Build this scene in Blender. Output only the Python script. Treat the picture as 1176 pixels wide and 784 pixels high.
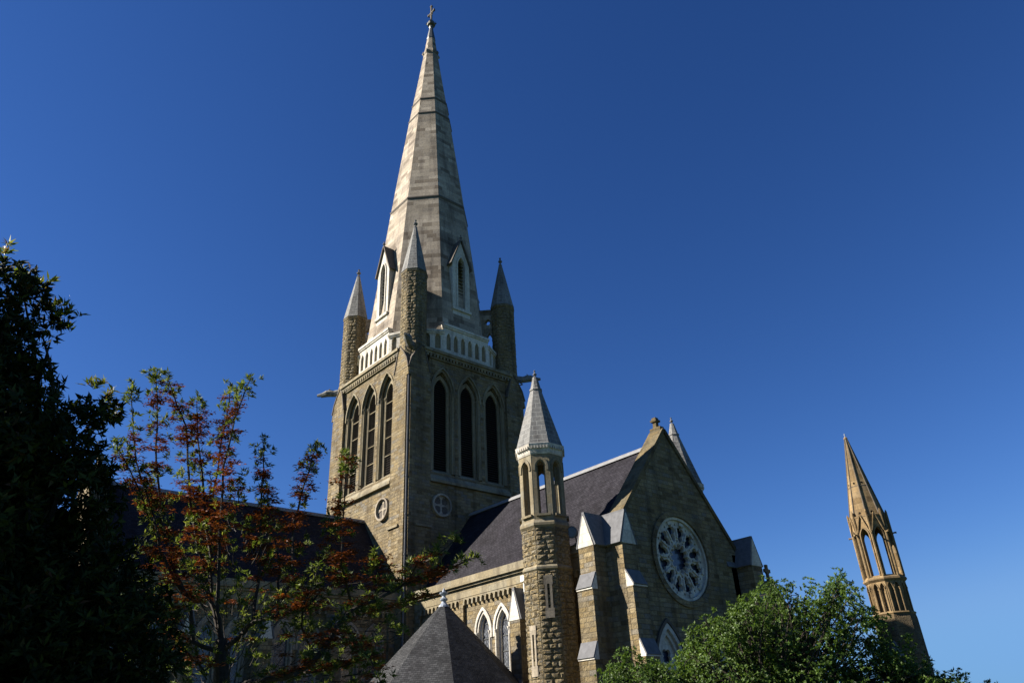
import bpy, math, random
import numpy as np
from mathutils import Vector, Matrix
from mathutils.geometry import tessellate_polygon

for _o in list(bpy.data.objects):
    bpy.data.objects.remove(_o)
scn = bpy.context.scene
COL = scn.collection
rad = math.radians

# ------------------------------------------------------------------ camera
FPX = 846.08
CAM = Vector((53.09, -36.78, 1.7))
_p, _r, _y = 0.4941, -0.0524, 2.4075
FWD = Vector((math.cos(_p) * math.cos(_y), math.cos(_p) * math.sin(_y), math.sin(_p)))
_rt = Vector((math.sin(_y), -math.cos(_y), 0))
_up = _rt.cross(FWD)
RGT = _rt * math.cos(_r) + _up * math.sin(_r)
UPV = -_rt * math.sin(_r) + _up * math.cos(_r)
cd = bpy.data.cameras.new('camera')
cam = bpy.data.objects.new('camera', cd)
COL.objects.link(cam)
M = Matrix((RGT, UPV, -FWD)).transposed().to_4x4()
M.translation = CAM
cam.matrix_world = M
cd.sensor_width = 36
cd.lens = FPX / 1176 * 36
cd.clip_start = 0.1
cd.clip_end = 6000
scn.camera = cam

# ------------------------------------------------------------------ sky, sun, exposure
SUN = Vector((-0.78, -1.0, 0.80)).normalized()
SKY_STRENGTH, SUN_STRENGTH, EXPOSURE = 0.0503, 5.0, 1.5
w = bpy.data.worlds.new('World')
scn.world = w
w.use_nodes = True
nt = w.node_tree
bg = nt.nodes['Background']
sky = nt.nodes.new('ShaderNodeTexSky')
sky.sky_type = 'NISHITA'
sky.sun_disc = False
sky.sun_elevation = math.asin(SUN.z)
sky.sun_rotation = math.atan2(SUN.x, SUN.y)
sky.altitude = 0
sky.air_density = 1.0
sky.dust_density = 0.0
sky.ozone_density = 10.0
# deep blue of a very clear, dry sky: each channel gets its own contrast
_sep = nt.nodes.new('ShaderNodeSeparateColor')
_com = nt.nodes.new('ShaderNodeCombineColor')
nt.links.new(sky.outputs[0], _sep.inputs[0])
for _i, (_g, _k, _m) in enumerate(((1.4, 0.61, 1.35), (1.2, 0.577, 2.9), (1.1, 0.716, 5.6))):
    _a = nt.nodes.new('ShaderNodeMath'); _a.operation = 'POWER'; _a.inputs[1].default_value = _g
    _b = nt.nodes.new('ShaderNodeMath'); _b.operation = 'MULTIPLY'; _b.inputs[1].default_value = _k
    _c = nt.nodes.new('ShaderNodeMath'); _c.operation = 'SMOOTH_MIN'; _c.inputs[1].default_value = _m; _c.inputs[2].default_value = _m * .4
    nt.links.new(_sep.outputs[_i], _a.inputs[0]); nt.links.new(_a.outputs[0], _b.inputs[0]); nt.links.new(_b.outputs[0], _c.inputs[0]); nt.links.new(_c.outputs[0], _com.inputs[_i])
nt.links.new(_com.outputs[0], bg.inputs[0])
bg.inputs[1].default_value = SKY_STRENGTH
ld = bpy.data.lights.new('sun', 'SUN')
ld.energy = SUN_STRENGTH
ld.angle = rad(0.5)
ld.color = (1.0, 0.93, 0.82)
sun = bpy.data.objects.new('sun', ld)
COL.objects.link(sun)
sun.rotation_euler = SUN.to_track_quat('Z', 'Y').to_euler()
sun.location = (0, 0, 120)
scn.view_settings.view_transform = 'Standard'
scn.view_settings.look = 'None'
scn.view_settings.gamma = 1
scn.view_settings.use_curve_mapping = False
scn.view_settings.exposure = EXPOSURE
scn.render.resolution_x = 1024
scn.render.resolution_y = 682
scn.cycles.max_bounces = 6
scn.cycles.transparent_max_bounces = 8


# ------------------------------------------------------------------ materials
def mat(name):
    m = bpy.data.materials.new(name)
    m.use_nodes = True
    return m, m.node_tree, m.node_tree.nodes, m.node_tree.links, m.node_tree.nodes['Principled BSDF']


def ramp(N, stops, interp='LINEAR'):
    r = N.new('ShaderNodeValToRGB')
    r.color_ramp.interpolation = interp
    e = r.color_ramp.elements
    e[0].position, e[0].color = stops[0][0], (*stops[0][1], 1)
    e[1].position, e[1].color = stops[1][0], (*stops[1][1], 1)
    for p, c in stops[2:]:
        x = e.new(p)
        x.color = (*c, 1)
    return r


def mixc(N, L, a, b, f, kind='MIX'):
    m = N.new('ShaderNodeMix')
    m.data_type = 'RGBA'
    m.blend_type = kind
    for sock, v in ((6, a), (7, b), (0, f)):
        if hasattr(v, 'links'):
            L.new(v, m.inputs[sock])
        else:
            m.inputs[sock].default_value = v if sock == 0 else (*v, 1)
    return m.outputs[2]


ALB = 0.72


def masonry(name, stops, mortar, bw, bh, ms=0.012, rough_amp=0.03, stain=0.35, scale=1.0, rock=0.5, offset=0.5, brick_bump=0.6, squash=1.0, rg=0.9):
    m, t, N, L, P = mat(name)
    uv = N.new('ShaderNodeUVMap')
    uv.uv_map = 'uv'
    geo = N.new('ShaderNodeNewGeometry')
    # small wobble so that the joints are not ruler straight
    nz0 = N.new('ShaderNodeTexNoise'); nz0.inputs['Scale'].default_value = 1.7
    L.new(uv.outputs[0], nz0.inputs['Vector'])
    wob = N.new('ShaderNodeVectorMath'); wob.operation = 'MULTIPLY_ADD'
    L.new(nz0.outputs['Color'], wob.inputs[0]); wob.inputs[1].default_value = (0.10 * rock, 0.05 * rock, 0)
    L.new(uv.outputs[0], wob.inputs[2])
    br = N.new('ShaderNodeTexBrick')
    L.new(wob.outputs[0], br.inputs['Vector'])
    br.inputs['Color1'].default_value = (0, 0, 0, 1)
    br.inputs['Color2'].default_value = (1, 1, 1, 1)
    br.inputs['Mortar'].default_value = (0.5, 0.5, 0.5, 1)
    br.inputs['Scale'].default_value = scale
    br.inputs['Mortar Size'].default_value = ms
    br.inputs['Mortar Smooth'].default_value = 0.4
    br.inputs['Brick Width'].default_value = bw
    br.inputs['Row Height'].default_value = bh
    br.offset = offset
    br.squash = squash
    br.squash_frequency = 3
    rp = ramp(N, [(p_, tuple(v_ * ALB for v_ in c_)) for p_, c_ in stops])
    mortar = tuple(v_ * ALB for v_ in mortar)
    L.new(br.outputs['Color'], rp.inputs[0])
    # large soft weathering and fine grain
    n1 = N.new('ShaderNodeTexNoise'); n1.inputs['Scale'].default_value = 0.45; n1.inputs['Detail'].default_value = 6
    L.new(geo.outputs['Position'], n1.inputs['Vector'])
    r1 = ramp(N, [(0.32, (1 - stain,) * 3), (0.62, (1.0,) * 3)])
    L.new(n1.outputs[0], r1.inputs[0])
    n2 = N.new('ShaderNodeTexNoise'); n2.inputs['Scale'].default_value = 7; n2.inputs['Detail'].default_value = 5
    L.new(geo.outputs['Position'], n2.inputs['Vector'])
    r2 = ramp(N, [(0.3, (0.72, 0.72, 0.74)), (0.65, (1.06, 1.04, 1.0))])
    L.new(n2.outputs[0], r2.inputs[0])
    # vertical rain streaks
    mp = N.new('ShaderNodeMapping'); mp.inputs['Scale'].default_value = (1.6, 1.6, 0.12)
    L.new(geo.outputs['Position'], mp.inputs[0])
    n3 = N.new('ShaderNodeTexNoise'); n3.inputs['Scale'].default_value = 1.0; n3.inputs['Detail'].default_value = 4
    L.new(mp.outputs[0], n3.inputs['Vector'])
    r3 = ramp(N, [(0.33, (0.60, 0.59, 0.60)), (0.52, (1.0, 1.0, 1.0))])
    L.new(n3.outputs[0], r3.inputs[0])
    c = mixc(N, L, rp.outputs[0], r1.outputs[0], 1.0, 'MULTIPLY')
    c = mixc(N, L, c, r2.outputs[0], 1.0, 'MULTIPLY')
    c = mixc(N, L, c, r3.outputs[0], 1.0, 'MULTIPLY')
    c = mixc(N, L, c, mortar, br.outputs['Fac'])
    L.new(c, P.inputs['Base Color'])
    P.inputs['Roughness'].default_value = rg
    P.inputs['Specular IOR Level'].default_value = 0.25
    # relief
    inv = N.new('ShaderNodeMath'); inv.operation = 'SUBTRACT'; inv.inputs[0].default_value = 1
    L.new(br.outputs['Fac'], inv.inputs[1])
    n4 = N.new('ShaderNodeTexNoise'); n4.inputs['Scale'].default_value = 5.5; n4.inputs['Detail'].default_value = 8; n4.inputs['Roughness'].default_value = 0.65
    L.new(geo.outputs['Position'], n4.inputs['Vector'])
    ma = N.new('ShaderNodeMath'); ma.operation = 'MULTIPLY_ADD'
    L.new(n4.outputs[0], ma.inputs[0]); ma.inputs[1].default_value = rock * 2.2
    mb = N.new('ShaderNodeMath'); mb.operation = 'MULTIPLY'; L.new(inv.outputs[0], mb.inputs[0]); mb.inputs[1].default_value = brick_bump
    mc = N.new('ShaderNodeMath'); mc.operation = 'MULTIPLY_ADD'; L.new(br.outputs['Color'], mc.inputs[0]); mc.inputs[1].default_value = rock * 0.5
    L.new(mb.outputs[0], mc.inputs[2]); L.new(mc.outputs[0], ma.inputs[2])
    bp = N.new('ShaderNodeBump'); bp.inputs['Strength'].default_value = 0.9; bp.inputs['Distance'].default_value = rough_amp
    L.new(ma.outputs[0], bp.inputs['Height'])
    L.new(bp.outputs[0], P.inputs['Normal'])
    return m


def plain(name, c, rough=0.7, spec=0.3, var=0.25, scale=3.0, bump=0.0, metal=0.0):
    m, t, N, L, P = mat(name)
    geo = N.new('ShaderNodeNewGeometry')
    n = N.new('ShaderNodeTexNoise'); n.inputs['Scale'].default_value = scale; n.inputs['Detail'].default_value = 7
    L.new(geo.outputs['Position'], n.inputs['Vector'])
    r = ramp(N, [(0.3, tuple(v * (1 - var) for v in c)), (0.7, tuple(min(1, v * (1 + var * 0.5)) for v in c))])
    L.new(n.outputs[0], r.inputs[0])
    L.new(r.outputs[0], P.inputs['Base Color'])
    P.inputs['Roughness'].default_value = rough
    P.inputs['Specular IOR Level'].default_value = spec
    P.inputs['Metallic'].default_value = metal
    if bump:
        b = N.new('ShaderNodeBump'); b.inputs['Strength'].default_value = 0.7; b.inputs['Distance'].default_value = bump
        n.inputs['Roughness'].default_value = 0.6
        L.new(n.outputs[0], b.inputs['Height']); L.new(b.outputs[0], P.inputs['Normal'])
    return m


def leafmat(name, stops, trans=0.35, rough=0.45, spec=0.4):
    m, t, N, L, P = mat(name)
    geo = N.new('ShaderNodeNewGeometry')
    r = ramp(N, stops)
    L.new(geo.outputs['Random Per Island'], r.inputs[0])
    n = N.new('ShaderNodeTexNoise'); n.inputs['Scale'].default_value = 1.3; n.inputs['Detail'].default_value = 3
    L.new(geo.outputs['Position'], n.inputs['Vector'])
    r2 = ramp(N, [(0.35, (0.6, 0.62, 0.6)), (0.65, (1.1, 1.08, 1.0))])
    L.new(n.outputs[0], r2.inputs[0])
    c = mixc(N, L, r.outputs[0], r2.outputs[0], 1.0, 'MULTIPLY')
    L.new(c, P.inputs['Base Color'])
    P.inputs['Roughness'].default_value = rough
    P.inputs['Specular IOR Level'].default_value = spec
    if trans:
        tr = N.new('ShaderNodeBsdfTranslucent')
        c2 = mixc(N, L, c, (1.2, 1.25, 0.5), 1.0, 'MULTIPLY')
        L.new(c2, tr.inputs[0])
        mx = N.new('ShaderNodeMixShader'); mx.inputs[0].default_value = trans
        L.new(P.outputs[0], mx.inputs[1]); L.new(tr.outputs[0], mx.inputs[2])
        L.new(mx.outputs[0], N['Material Output'].inputs[0])
    return m


SAND = masonry('sandstone_rubble', [(0.0, (0.19, 0.14, 0.07)), (0.25, (0.34, 0.255, 0.125)), (0.5, (0.29, 0.235, 0.145)), (0.75, (0.41, 0.32, 0.175)), (1.0, (0.26, 0.235, 0.19))],
               (0.17, 0.135, 0.085), 0.66, 0.25, 0.015, 0.12, 0.35, rock=0.6, squash=0.75)
ROCK = masonry('rock_faced_sandstone', [(0.0, (0.20, 0.155, 0.08)), (0.35, (0.35, 0.265, 0.13)), (0.6, (0.29, 0.255, 0.18)), (0.8, (0.42, 0.32, 0.165)), (1.0, (0.26, 0.25, 0.21))],
               (0.12, 0.10, 0.065), 0.5, 0.29, 0.02, 0.10, 0.25, rock=0.7, squash=0.8, brick_bump=1.2)
DRESS = masonry('dressed_sandstone', [(0.0, (0.30, 0.25, 0.155)), (0.5, (0.36, 0.30, 0.19)), (1.0, (0.33, 0.30, 0.22))],
                (0.24, 0.20, 0.13), 0.9, 0.5, 0.008, 0.012, 0.25, rock=0.25)
PALE = masonry('pale_limestone', [(0.0, (0.70, 0.65, 0.56)), (0.5, (0.80, 0.76, 0.66)), (1.0, (0.75, 0.72, 0.65))],
               (0.42, 0.38, 0.31), 0.8, 0.45, 0.006, 0.01, 0.22, rock=0.15)
PALE2 = masonry('dull_shaded_limestone', [(0.0, (0.42, 0.36, 0.27)), (1.0, (0.52, 0.45, 0.35))], (0.3, 0.26, 0.2), 0.8, 0.45, 0.006, 0.02, 0.3, rock=0.25)  # toned-down pale stone; also carries the shade of the nave windows
SPIRE = masonry('spire_ashlar', [(0.0, (0.24, 0.19, 0.14)), (0.3, (0.47, 0.395, 0.305)), (0.6, (0.57, 0.485, 0.38)), (0.8, (0.36, 0.305, 0.245)), (1.0, (0.66, 0.565, 0.445))],
                (0.28, 0.24, 0.19), 1.25, 0.52, 0.012, 0.02, 0.3, rock=0.2, squash=0.8)
CONE = masonry('grey_cone_stone', [(0.0, (0.22, 0.22, 0.215)), (0.5, (0.28, 0.28, 0.27)), (1.0, (0.25, 0.245, 0.235))],
               (0.40, 0.40, 0.38), 0.55, 0.34, 0.012, 0.012, 0.25, rock=0.12)
OCHRE = masonry('weathered_ochre_stone', [(0.0, (0.21, 0.14, 0.062)), (0.5, (0.38, 0.265, 0.13)), (1.0, (0.31, 0.23, 0.13))],
                (0.2, 0.14, 0.08), 0.8, 0.42, 0.008, 0.02, 0.45, rock=0.3)
OCHREROCK = masonry('weathered_rock_stone', [(0.0, (0.17, 0.12, 0.065)), (0.5, (0.28, 0.205, 0.11)), (1.0, (0.24, 0.19, 0.12))],
                    (0.15, 0.115, 0.07), 0.6, 0.32, 0.02, 0.12, 0.35, rock=1.0, brick_bump=1.2)
MOSSY = masonry('mossy_coping_stone', [(0.0, (0.15, 0.11, 0.05)), (0.5, (0.22, 0.165, 0.08)), (1.0, (0.18, 0.15, 0.09))], (0.1, 0.08, 0.04), 0.8, 0.4, 0.01, 0.04, 0.4, rock=0.5)
GREYSLAB = plain('grey_weathering_stone', (0.125, 0.125, 0.13), 0.9, 0.1, 0.25, 4.0, 0.01)
LEAD = plain('lead', (0.22, 0.25, 0.30), 0.5, 0.4, 0.2, 6)
RIDGE = plain('ridge_capping', (0.17, 0.17, 0.175), 0.7, 0.3, 0.2, 4)
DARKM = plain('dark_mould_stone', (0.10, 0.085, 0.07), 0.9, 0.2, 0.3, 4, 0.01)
IRON = plain('dark_iron', (0.05, 0.055, 0.055), 0.5, 0.5, 0.2, 8)
LOUV = plain('louvre_timber', (0.030, 0.025, 0.020), 0.8, 0.2, 0.3, 6)
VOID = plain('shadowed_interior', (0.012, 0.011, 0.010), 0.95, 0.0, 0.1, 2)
BARK = plain('bark', (0.04, 0.032, 0.026), 0.9, 0.2, 0.4, 14, 0.01)
BARKG = plain('grey_bark', (0.045, 0.038, 0.032), 0.9, 0.2, 0.5, 12, 0.01)
WHITEP = plain('white_pipe_paint', (0.6, 0.6, 0.57), 0.5, 0.4, 0.15, 5)
GRASS = plain('grass_ground', (0.05, 0.085, 0.025), 0.95, 0.1, 0.5, 1.1, 0.03)
ASPH = plain('path_asphalt', (0.055, 0.055, 0.055), 0.9, 0.2, 0.25, 9, 0.004)


def slate(name, c0, c1, bw=0.28, bh=0.16, line=0.5, rg=0.6):
    m = masonry(name, [(0.0, c0), (1.0, c1)], tuple(v * line for v in c0), bw, bh, 0.012, 0.03, 0.35, rock=0.2, brick_bump=1.0, rg=.85)
    m.node_tree.nodes['Principled BSDF'].inputs['Specular IOR Level'].default_value = .12
    return m


SLATE = slate('purple_slate', (0.024, 0.022, 0.030), (0.044, 0.041, 0.052), 0.30, 0.19, 0.45)
SLATED = slate('charcoal_slate', (0.044, 0.046, 0.050), (0.088, 0.090, 0.096), 0.24, 0.14, 0.5)


def leaded():
    m, t, N, L, P = mat('leaded_glass')
    uv = N.new('ShaderNodeUVMap'); uv.uv_map = 'uv'
    mp = N.new('ShaderNodeMapping'); mp.inputs['Rotation'].default_value = (0, 0, rad(45))
    L.new(uv.outputs[0], mp.inputs[0])
    br = N.new('ShaderNodeTexBrick'); br.offset = 0
    L.new(mp.outputs[0], br.inputs['Vector'])
    br.inputs['Color1'].default_value = (0.045, 0.05, 0.06, 1)
    br.inputs['Color2'].default_value = (0.11, 0.12, 0.14, 1)
    br.inputs['Mortar'].default_value = (0.02, 0.02, 0.02, 1)
    br.inputs['Scale'].default_value = 1
    br.inputs['Brick Width'].default_value = 0.17
    br.inputs['Row Height'].default_value = 0.17
    br.inputs['Mortar Size'].default_value = 0.012
    L.new(br.outputs['Color'], P.inputs['Base Color'])
    P.inputs['Roughness'].default_value = 0.25
    P.inputs['Specular IOR Level'].default_value = 0.6
    n = N.new('ShaderNodeTexNoise'); n.inputs['Scale'].default_value = 6
    L.new(uv.outputs[0], n.inputs['Vector'])
    b = N.new('ShaderNodeBump'); b.inputs['Strength'].default_value = 0.5; b.inputs['Distance'].default_value = 0.02
    L.new(n.outputs[0], b.inputs['Height']); L.new(b.outputs[0], P.inputs['Normal'])
    return m


GLASS = leaded()
BLUEGLASS = plain('dark_blue_glass', (0.02, 0.03, 0.06), 0.2, 0.6, 0.4, 5)

UP = Vector((0, 0, 1))
X, Y = Vector((1, 0, 0)), Vector((0, 1, 0))


# ------------------------------------------------------------------ mesh helpers
class MB:
    def __init__(s):
        s.v, s.f = [], []

    def add(s, vs, fs):
        o = len(s.v)
        s.v += [tuple(v) for v in vs]
        s.f += [tuple(i + o for i in f) for f in fs]
        return s

    def box(s, x0, x1, y0, y1, z0, z1):
        vs = [(x, y, z) for z in (z0, z1) for y in (y0, y1) for x in (x0, x1)]
        return s.add(vs, [(0, 2, 3, 1), (4, 5, 7, 6), (0, 1, 5, 4), (2, 6, 7, 3), (0, 4, 6, 2), (1, 3, 7, 5)])

    def obox(s, c, a, b, cc):
        # oriented box: centre c with three half-extent vectors
        c, a, b, cc = map(Vector, (c, a, b, cc))
        vs = [c + i * a + j * b + k * cc for k in (-1, 1) for j in (-1, 1) for i in (-1, 1)]
        fs = [(0, 2, 3, 1), (4, 5, 7, 6), (0, 1, 5, 4), (2, 6, 7, 3), (0, 4, 6, 2), (1, 3, 7, 5)]
        if a.cross(b).dot(cc) < 0:
            fs = [f[::-1] for f in fs]
        return s.add(vs, fs)

    def ngon(s, cx, cy, n, prof, rot=None, cap=True):
        # stacked rings: prof = [(z, r), ...]
        rot = math.pi / n if rot is None else rot
        vs, fs = [], []
        for z, r in prof:
            for k in range(n):
                a = rot + 2 * math.pi * k / n
                vs.append((cx + r * math.cos(a), cy + r * math.sin(a), z))
        for i in range(len(prof) - 1):
            for k in range(n):
                k2 = (k + 1) % n
                fs.append((i * n + k, i * n + k2, (i + 1) * n + k2, (i + 1) * n + k))
        if cap:
            fs.append(tuple(range(n))[::-1])
            fs.append(tuple((len(prof) - 1) * n + k for k in range(n)))
        return s.add(vs, fs)

    def slab(s, o, t, n, outer, holes=(), d=0.3, up=UP, back=True):
        # a plate: outline in (along t, along up) at o, front at o, going d behind; with holes
        o, t, n, up = Vector(o), Vector(t), Vector(n), Vector(up)
        loops = [list(outer)] + [list(h) for h in holes]
        tris = tessellate_polygon([[Vector((a, b, 0)) for a, b in lp] for lp in loops])
        flat = [p for lp in loops for p in lp]
        N = len(flat)
        vs = [o + t * a + up * b for a, b in flat] + [o + t * a + up * b - n * d for a, b in flat]
        fs = []
        flip = t.cross(up).dot(n) < 0
        for tr in tris:
            a, b, c = (Vector(flat[i]) for i in tr)
            ccw = (b.x - a.x) * (c.y - a.y) - (b.y - a.y) * (c.x - a.x) > 0
            tt = tuple(tr) if ccw != flip else tuple(tr)[::-1]
            fs.append(tt)
            if back:
                fs.append(tuple(i + N for i in tt)[::-1])
        off = 0
        for li, lp in enumerate(loops):
            area = sum(lp[i][0] * lp[(i + 1) % len(lp)][1] - lp[(i + 1) % len(lp)][0] * lp[i][1] for i in range(len(lp)))
            ccw = (area > 0) == (li == 0)
            for i in range(len(lp)):
                j = (i + 1) % len(lp)
                q = (off + j, off + i, off + i + N, off + j + N)
                if ccw == flip:
                    q = q[::-1]
                fs.append(q)
            off += len(lp)
        return s.add(vs, fs)

    def tube(s, pts, rs, n=6):
        pts = [Vector(p) for p in pts]
        if not hasattr(rs, '__len__'):
            rs = [rs] * len(pts)
        vs, fs = [], []
        ref = Vector((0.13, 0.31, 0.94))
        for i, p in enumerate(pts):
            d = (pts[min(i + 1, len(pts) - 1)] - pts[max(i - 1, 0)]).normalized()
            a = d.cross(ref)
            if a.length < 1e-3:
                a = d.cross(Vector((1, 0, 0)))
            a.normalize()
            b = d.cross(a)
            for k in range(n):
                th = 2 * math.pi * k / n
                vs.append(p + (a * math.cos(th) + b * math.sin(th)) * rs[i])
        for i in range(len(pts) - 1):
            for k in range(n):
                k2 = (k + 1) % n
                fs.append((i * n + k, i * n + k2, (i + 1) * n + k2, (i + 1) * n + k))
        fs.append(tuple(range(n))[::-1])
        fs.append(tuple((len(pts) - 1) * n + k for k in range(n)))
        return s.add(vs, fs)

    def build(s, name, m, parent=None, smooth=False, label=None):
        me = bpy.data.meshes.new(name)
        me.from_pydata(s.v, [], s.f)
        me.update()
        me.materials.append(m)
        uvl = me.uv_layers.new(name='uv')
        data = np.zeros(len(me.loops) * 2, dtype=np.float32)
        for p in me.polygons:
            nn = p.normal
            t = UP.cross(nn)
            if t.length < 0.15:
                t = Vector((1, 0, 0))
            t = t.normalized()
            b = nn.cross(t)
            offs = (hash((round(nn.x, 1), round(nn.y, 1))) % 97) * 0.137
            for li in p.loop_indices:
                co = me.vertices[me.loops[li].vertex_index].co
                data[2 * li] = co.dot(t) + offs
                data[2 * li + 1] = co.dot(b)
        uvl.data.foreach_set('uv', data)
        if smooth:
            for p in me.polygons:
                p.use_smooth = True
        o = bpy.data.objects.new(name, me)
        COL.objects.link(o)
        if parent:
            o.parent = parent
            o.matrix_parent_inverse = parent.matrix_basis.inverted()
        if label:
            o['label'] = label
        return o


def thing(name, label, cat, loc=(0, 0, 0), group=None):
    o = bpy.data.objects.new(name, None)
    COL.objects.link(o)
    o.location = loc
    o['label'] = label
    o['category'] = cat
    if group:
        o['group'] = group
    return o


def structure(o):
    o['kind'] = 'structure'
    return o


def arch_top(c, hw, zs, za, n=8):
    # points from right springing over the apex to left springing
    h = za - zs
    R = (hw * hw + h * h) / (2 * hw)
    a1 = math.acos(max(-1, min(1, (R - hw) / R)))
    pts = []
    for i in range(n + 1):
        a = a1 * i / n
        pts.append((c + hw - R + R * math.cos(a), zs + R * math.sin(a)))
    left = [(2 * c - x, z) for x, z in pts[:-1]][::-1]
    return pts + left


def arch(c, hw, zb, zs, za, n=8):
    return [(c - hw, zb), (c + hw, zb)] + arch_top(c, hw, zs, za, n)


def arch_band(c, hw, w, zb, zs, za, n=8, apexw=1.3):
    out = [(c + hw + w, zb)] + arch_top(c, hw + w, zs, za + w * apexw, n) + [(c - hw - w, zb)]
    inn = [(c + hw, zb)] + arch_top(c, hw, zs, za, n) + [(c - hw, zb)]
    return out + inn[::-1]


def circle(c, z, r, n=24, a0=0):
    return [(c + r * math.cos(a0 + 2 * math.pi * i / n), z + r * math.sin(a0 + 2 * math.pi * i / n)) for i in range(n)]


def foil(c, z, r0, r1, k, n=6, a0=0):
    # multifoil outline: k lobes, cusps at r0, lobes bulging out to r1
    out = []
    for i in range(k):
        ac = a0 + 2 * math.pi * i / k
        for j in range(n):
            u = j / n
            a = ac + (u - 0.5) * 2 * math.pi / k
            r = r0 + (r1 - r0) * math.sin(math.pi * u) ** 0.6
            out.append((c + r * math.cos(a), z + r * math.sin(a)))
    return out


# ------------------------------------------------------------------ ground
g = MB()
g.add([(-2500, -2500, 0), (2500, -2500, 0), (2500, 2500, 0), (-2500, 2500, 0)], [(0, 1, 2, 3)])
structure(g.build('ground', GRASS))
g = MB()
g.add([(28, -80, .004), (36, -80, .004), (36, 80, .004), (28, 80, .004)][::1], [(0, 1, 2, 3)])
structure(g.build('path', ASPH))

# ------------------------------------------------------------------ the cathedral
church = thing('cathedral', 'large gothic sandstone church with tall central spire and rose window gable', 'church')
SIDES = [(X, Y), (Y, -X), (-X, -Y), (-Y, X)]      # outward normal, tangent (anticlockwise seen from above)
FR = [(SIDES[0][0], SIDES[0][1]), (SIDES[1][0], SIDES[1][1]), (SIDES[2][0], SIDES[2][1]), (SIDES[3][0], SIDES[3][1])]

# --- tower walls
tw = MB()
for n, t in FR:
    holes = [arch(c, 1.24, 20.85, 28.1, 30.45, 10) for c in (-2.83, 0, 2.83)]
    tw.slab(n * 6.28, t, n, [(-4.25, 0), (4.25, 0), (4.25, 31.3), (-4.25, 31.3)], holes, 0.32)
    holes = [arch(c, 0.96, 21.1, 28.2, 30.0, 10) for c in (-2.83, 0, 2.83)]
    tw.slab(n * 5.955, t, n, [(-4.6, 19.5), (4.6, 19.5), (4.6, 31.3), (-4.6, 31.3)], holes, 0.25)
for sx in (-1, 1):
    for sy in (-1, 1):
        P_ = [(4.2, 4.2), (6.5, 4.2), (6.5, 6.22), (6.22, 6.22), (6.22, 6.5), (4.2, 6.5)]
        P_ = [(a * sx, b * sy) for a, b in P_]
        if sx * sy < 0:
            P_ = P_[::-1]
        tw.slab(UP * 28.8, X, UP, [(a, b) for a, b in P_], (), 28.8, up=Y)
        tw.box(min(sx * 4.3, sx * 6.1), max(sx * 4.3, sx * 6.1), min(sy * 4.3, sy * 6.1), max(sy * 4.3, sy * 6.1), 28.8, 31.5)
tw.box(-5.3, 5.3, -5.3, 5.3, 31.2, 31.82)
tower = tw.build('tower_wall', SAND, church)
# gablets that finish the buttresses, two per corner
for n, t in FR:
    for s in (-1, 1):
        gb = MB(); gs = MB()
        pr = [(4.2, 28.8), (6.5, 28.8), (6.42, 29.5), (6.15, 30.4), (5.65, 31.2), (5.1, 31.85), (4.85, 31.2), (4.35, 29.4)]
        gb.slab(n * 6.5, t * s, n, pr, (), 1.9)
        path = pr[2:]
        off = []
        for i, (a, b) in enumerate(path):
            p0 = path[max(i - 1, 0)]; p1 = path[min(i + 1, len(path) - 1)]
            tx_, tz_ = p1[0] - p0[0], p1[1] - p0[1]
            l_ = math.hypot(tx_, tz_)
            off.append((a + tz_ / l_ * .10, b - tx_ / l_ * .10))
        gs.slab(n * 6.56, t * s, n, path + off[::-1], (), .95)
        g_ = gb.build('buttress_gablet', SAND, church)
        gs.build('gablet_coping', DARKM, g_)
# cornice with dentils
co = MB()
for n, t in FR:
    co.obox(n * 6.42 + UP * 31.68, t * 4.95, n * 0.26, UP * 0.13)
    co.obox(n * 6.38 + UP * 31.45, t * 4.9, n * 0.16, UP * 0.10)
    for i in range(27):
        co.obox(n * 6.40 + t * (-4.55 + i * 0.35) + UP * 31.23, t * 0.09, n * 0.12, UP * 0.11)
    co.obox(n * 6.36 + UP * 31.06, t * 4.25, n * 0.08, UP * 0.05)
co.build('cornice', DRESS, tower)
# sloping sills and string course
si = MB()
for n, t in FR:
    prof = [(0, 20.0), (0.28, 20.0), (0.28, 20.2), (-0.3, 21.1), (-0.6, 21.3), (-0.6, 20.0)]
    vs = [n * (6.28 + d) + t * s + UP * z for s in (-4.2, 4.2) for d, z in prof]
    k = len(prof)
    fs = [(i, (i + 1) % k, (i + 1) % k + k, i + k) for i in range(k)] + [tuple(range(k))[::-1], tuple(range(k, 2 * k))]
    si.add(vs, fs)
    for s in (-1, 1):
        if n.x + t.x * s > 0 or True:
            si.obox(n * 6.53 + t * s * 4.85 + UP * 16.35, t * 0.75, n * 0.1, UP * 0.09)
si.build('sill', DRESS, tower)
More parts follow.
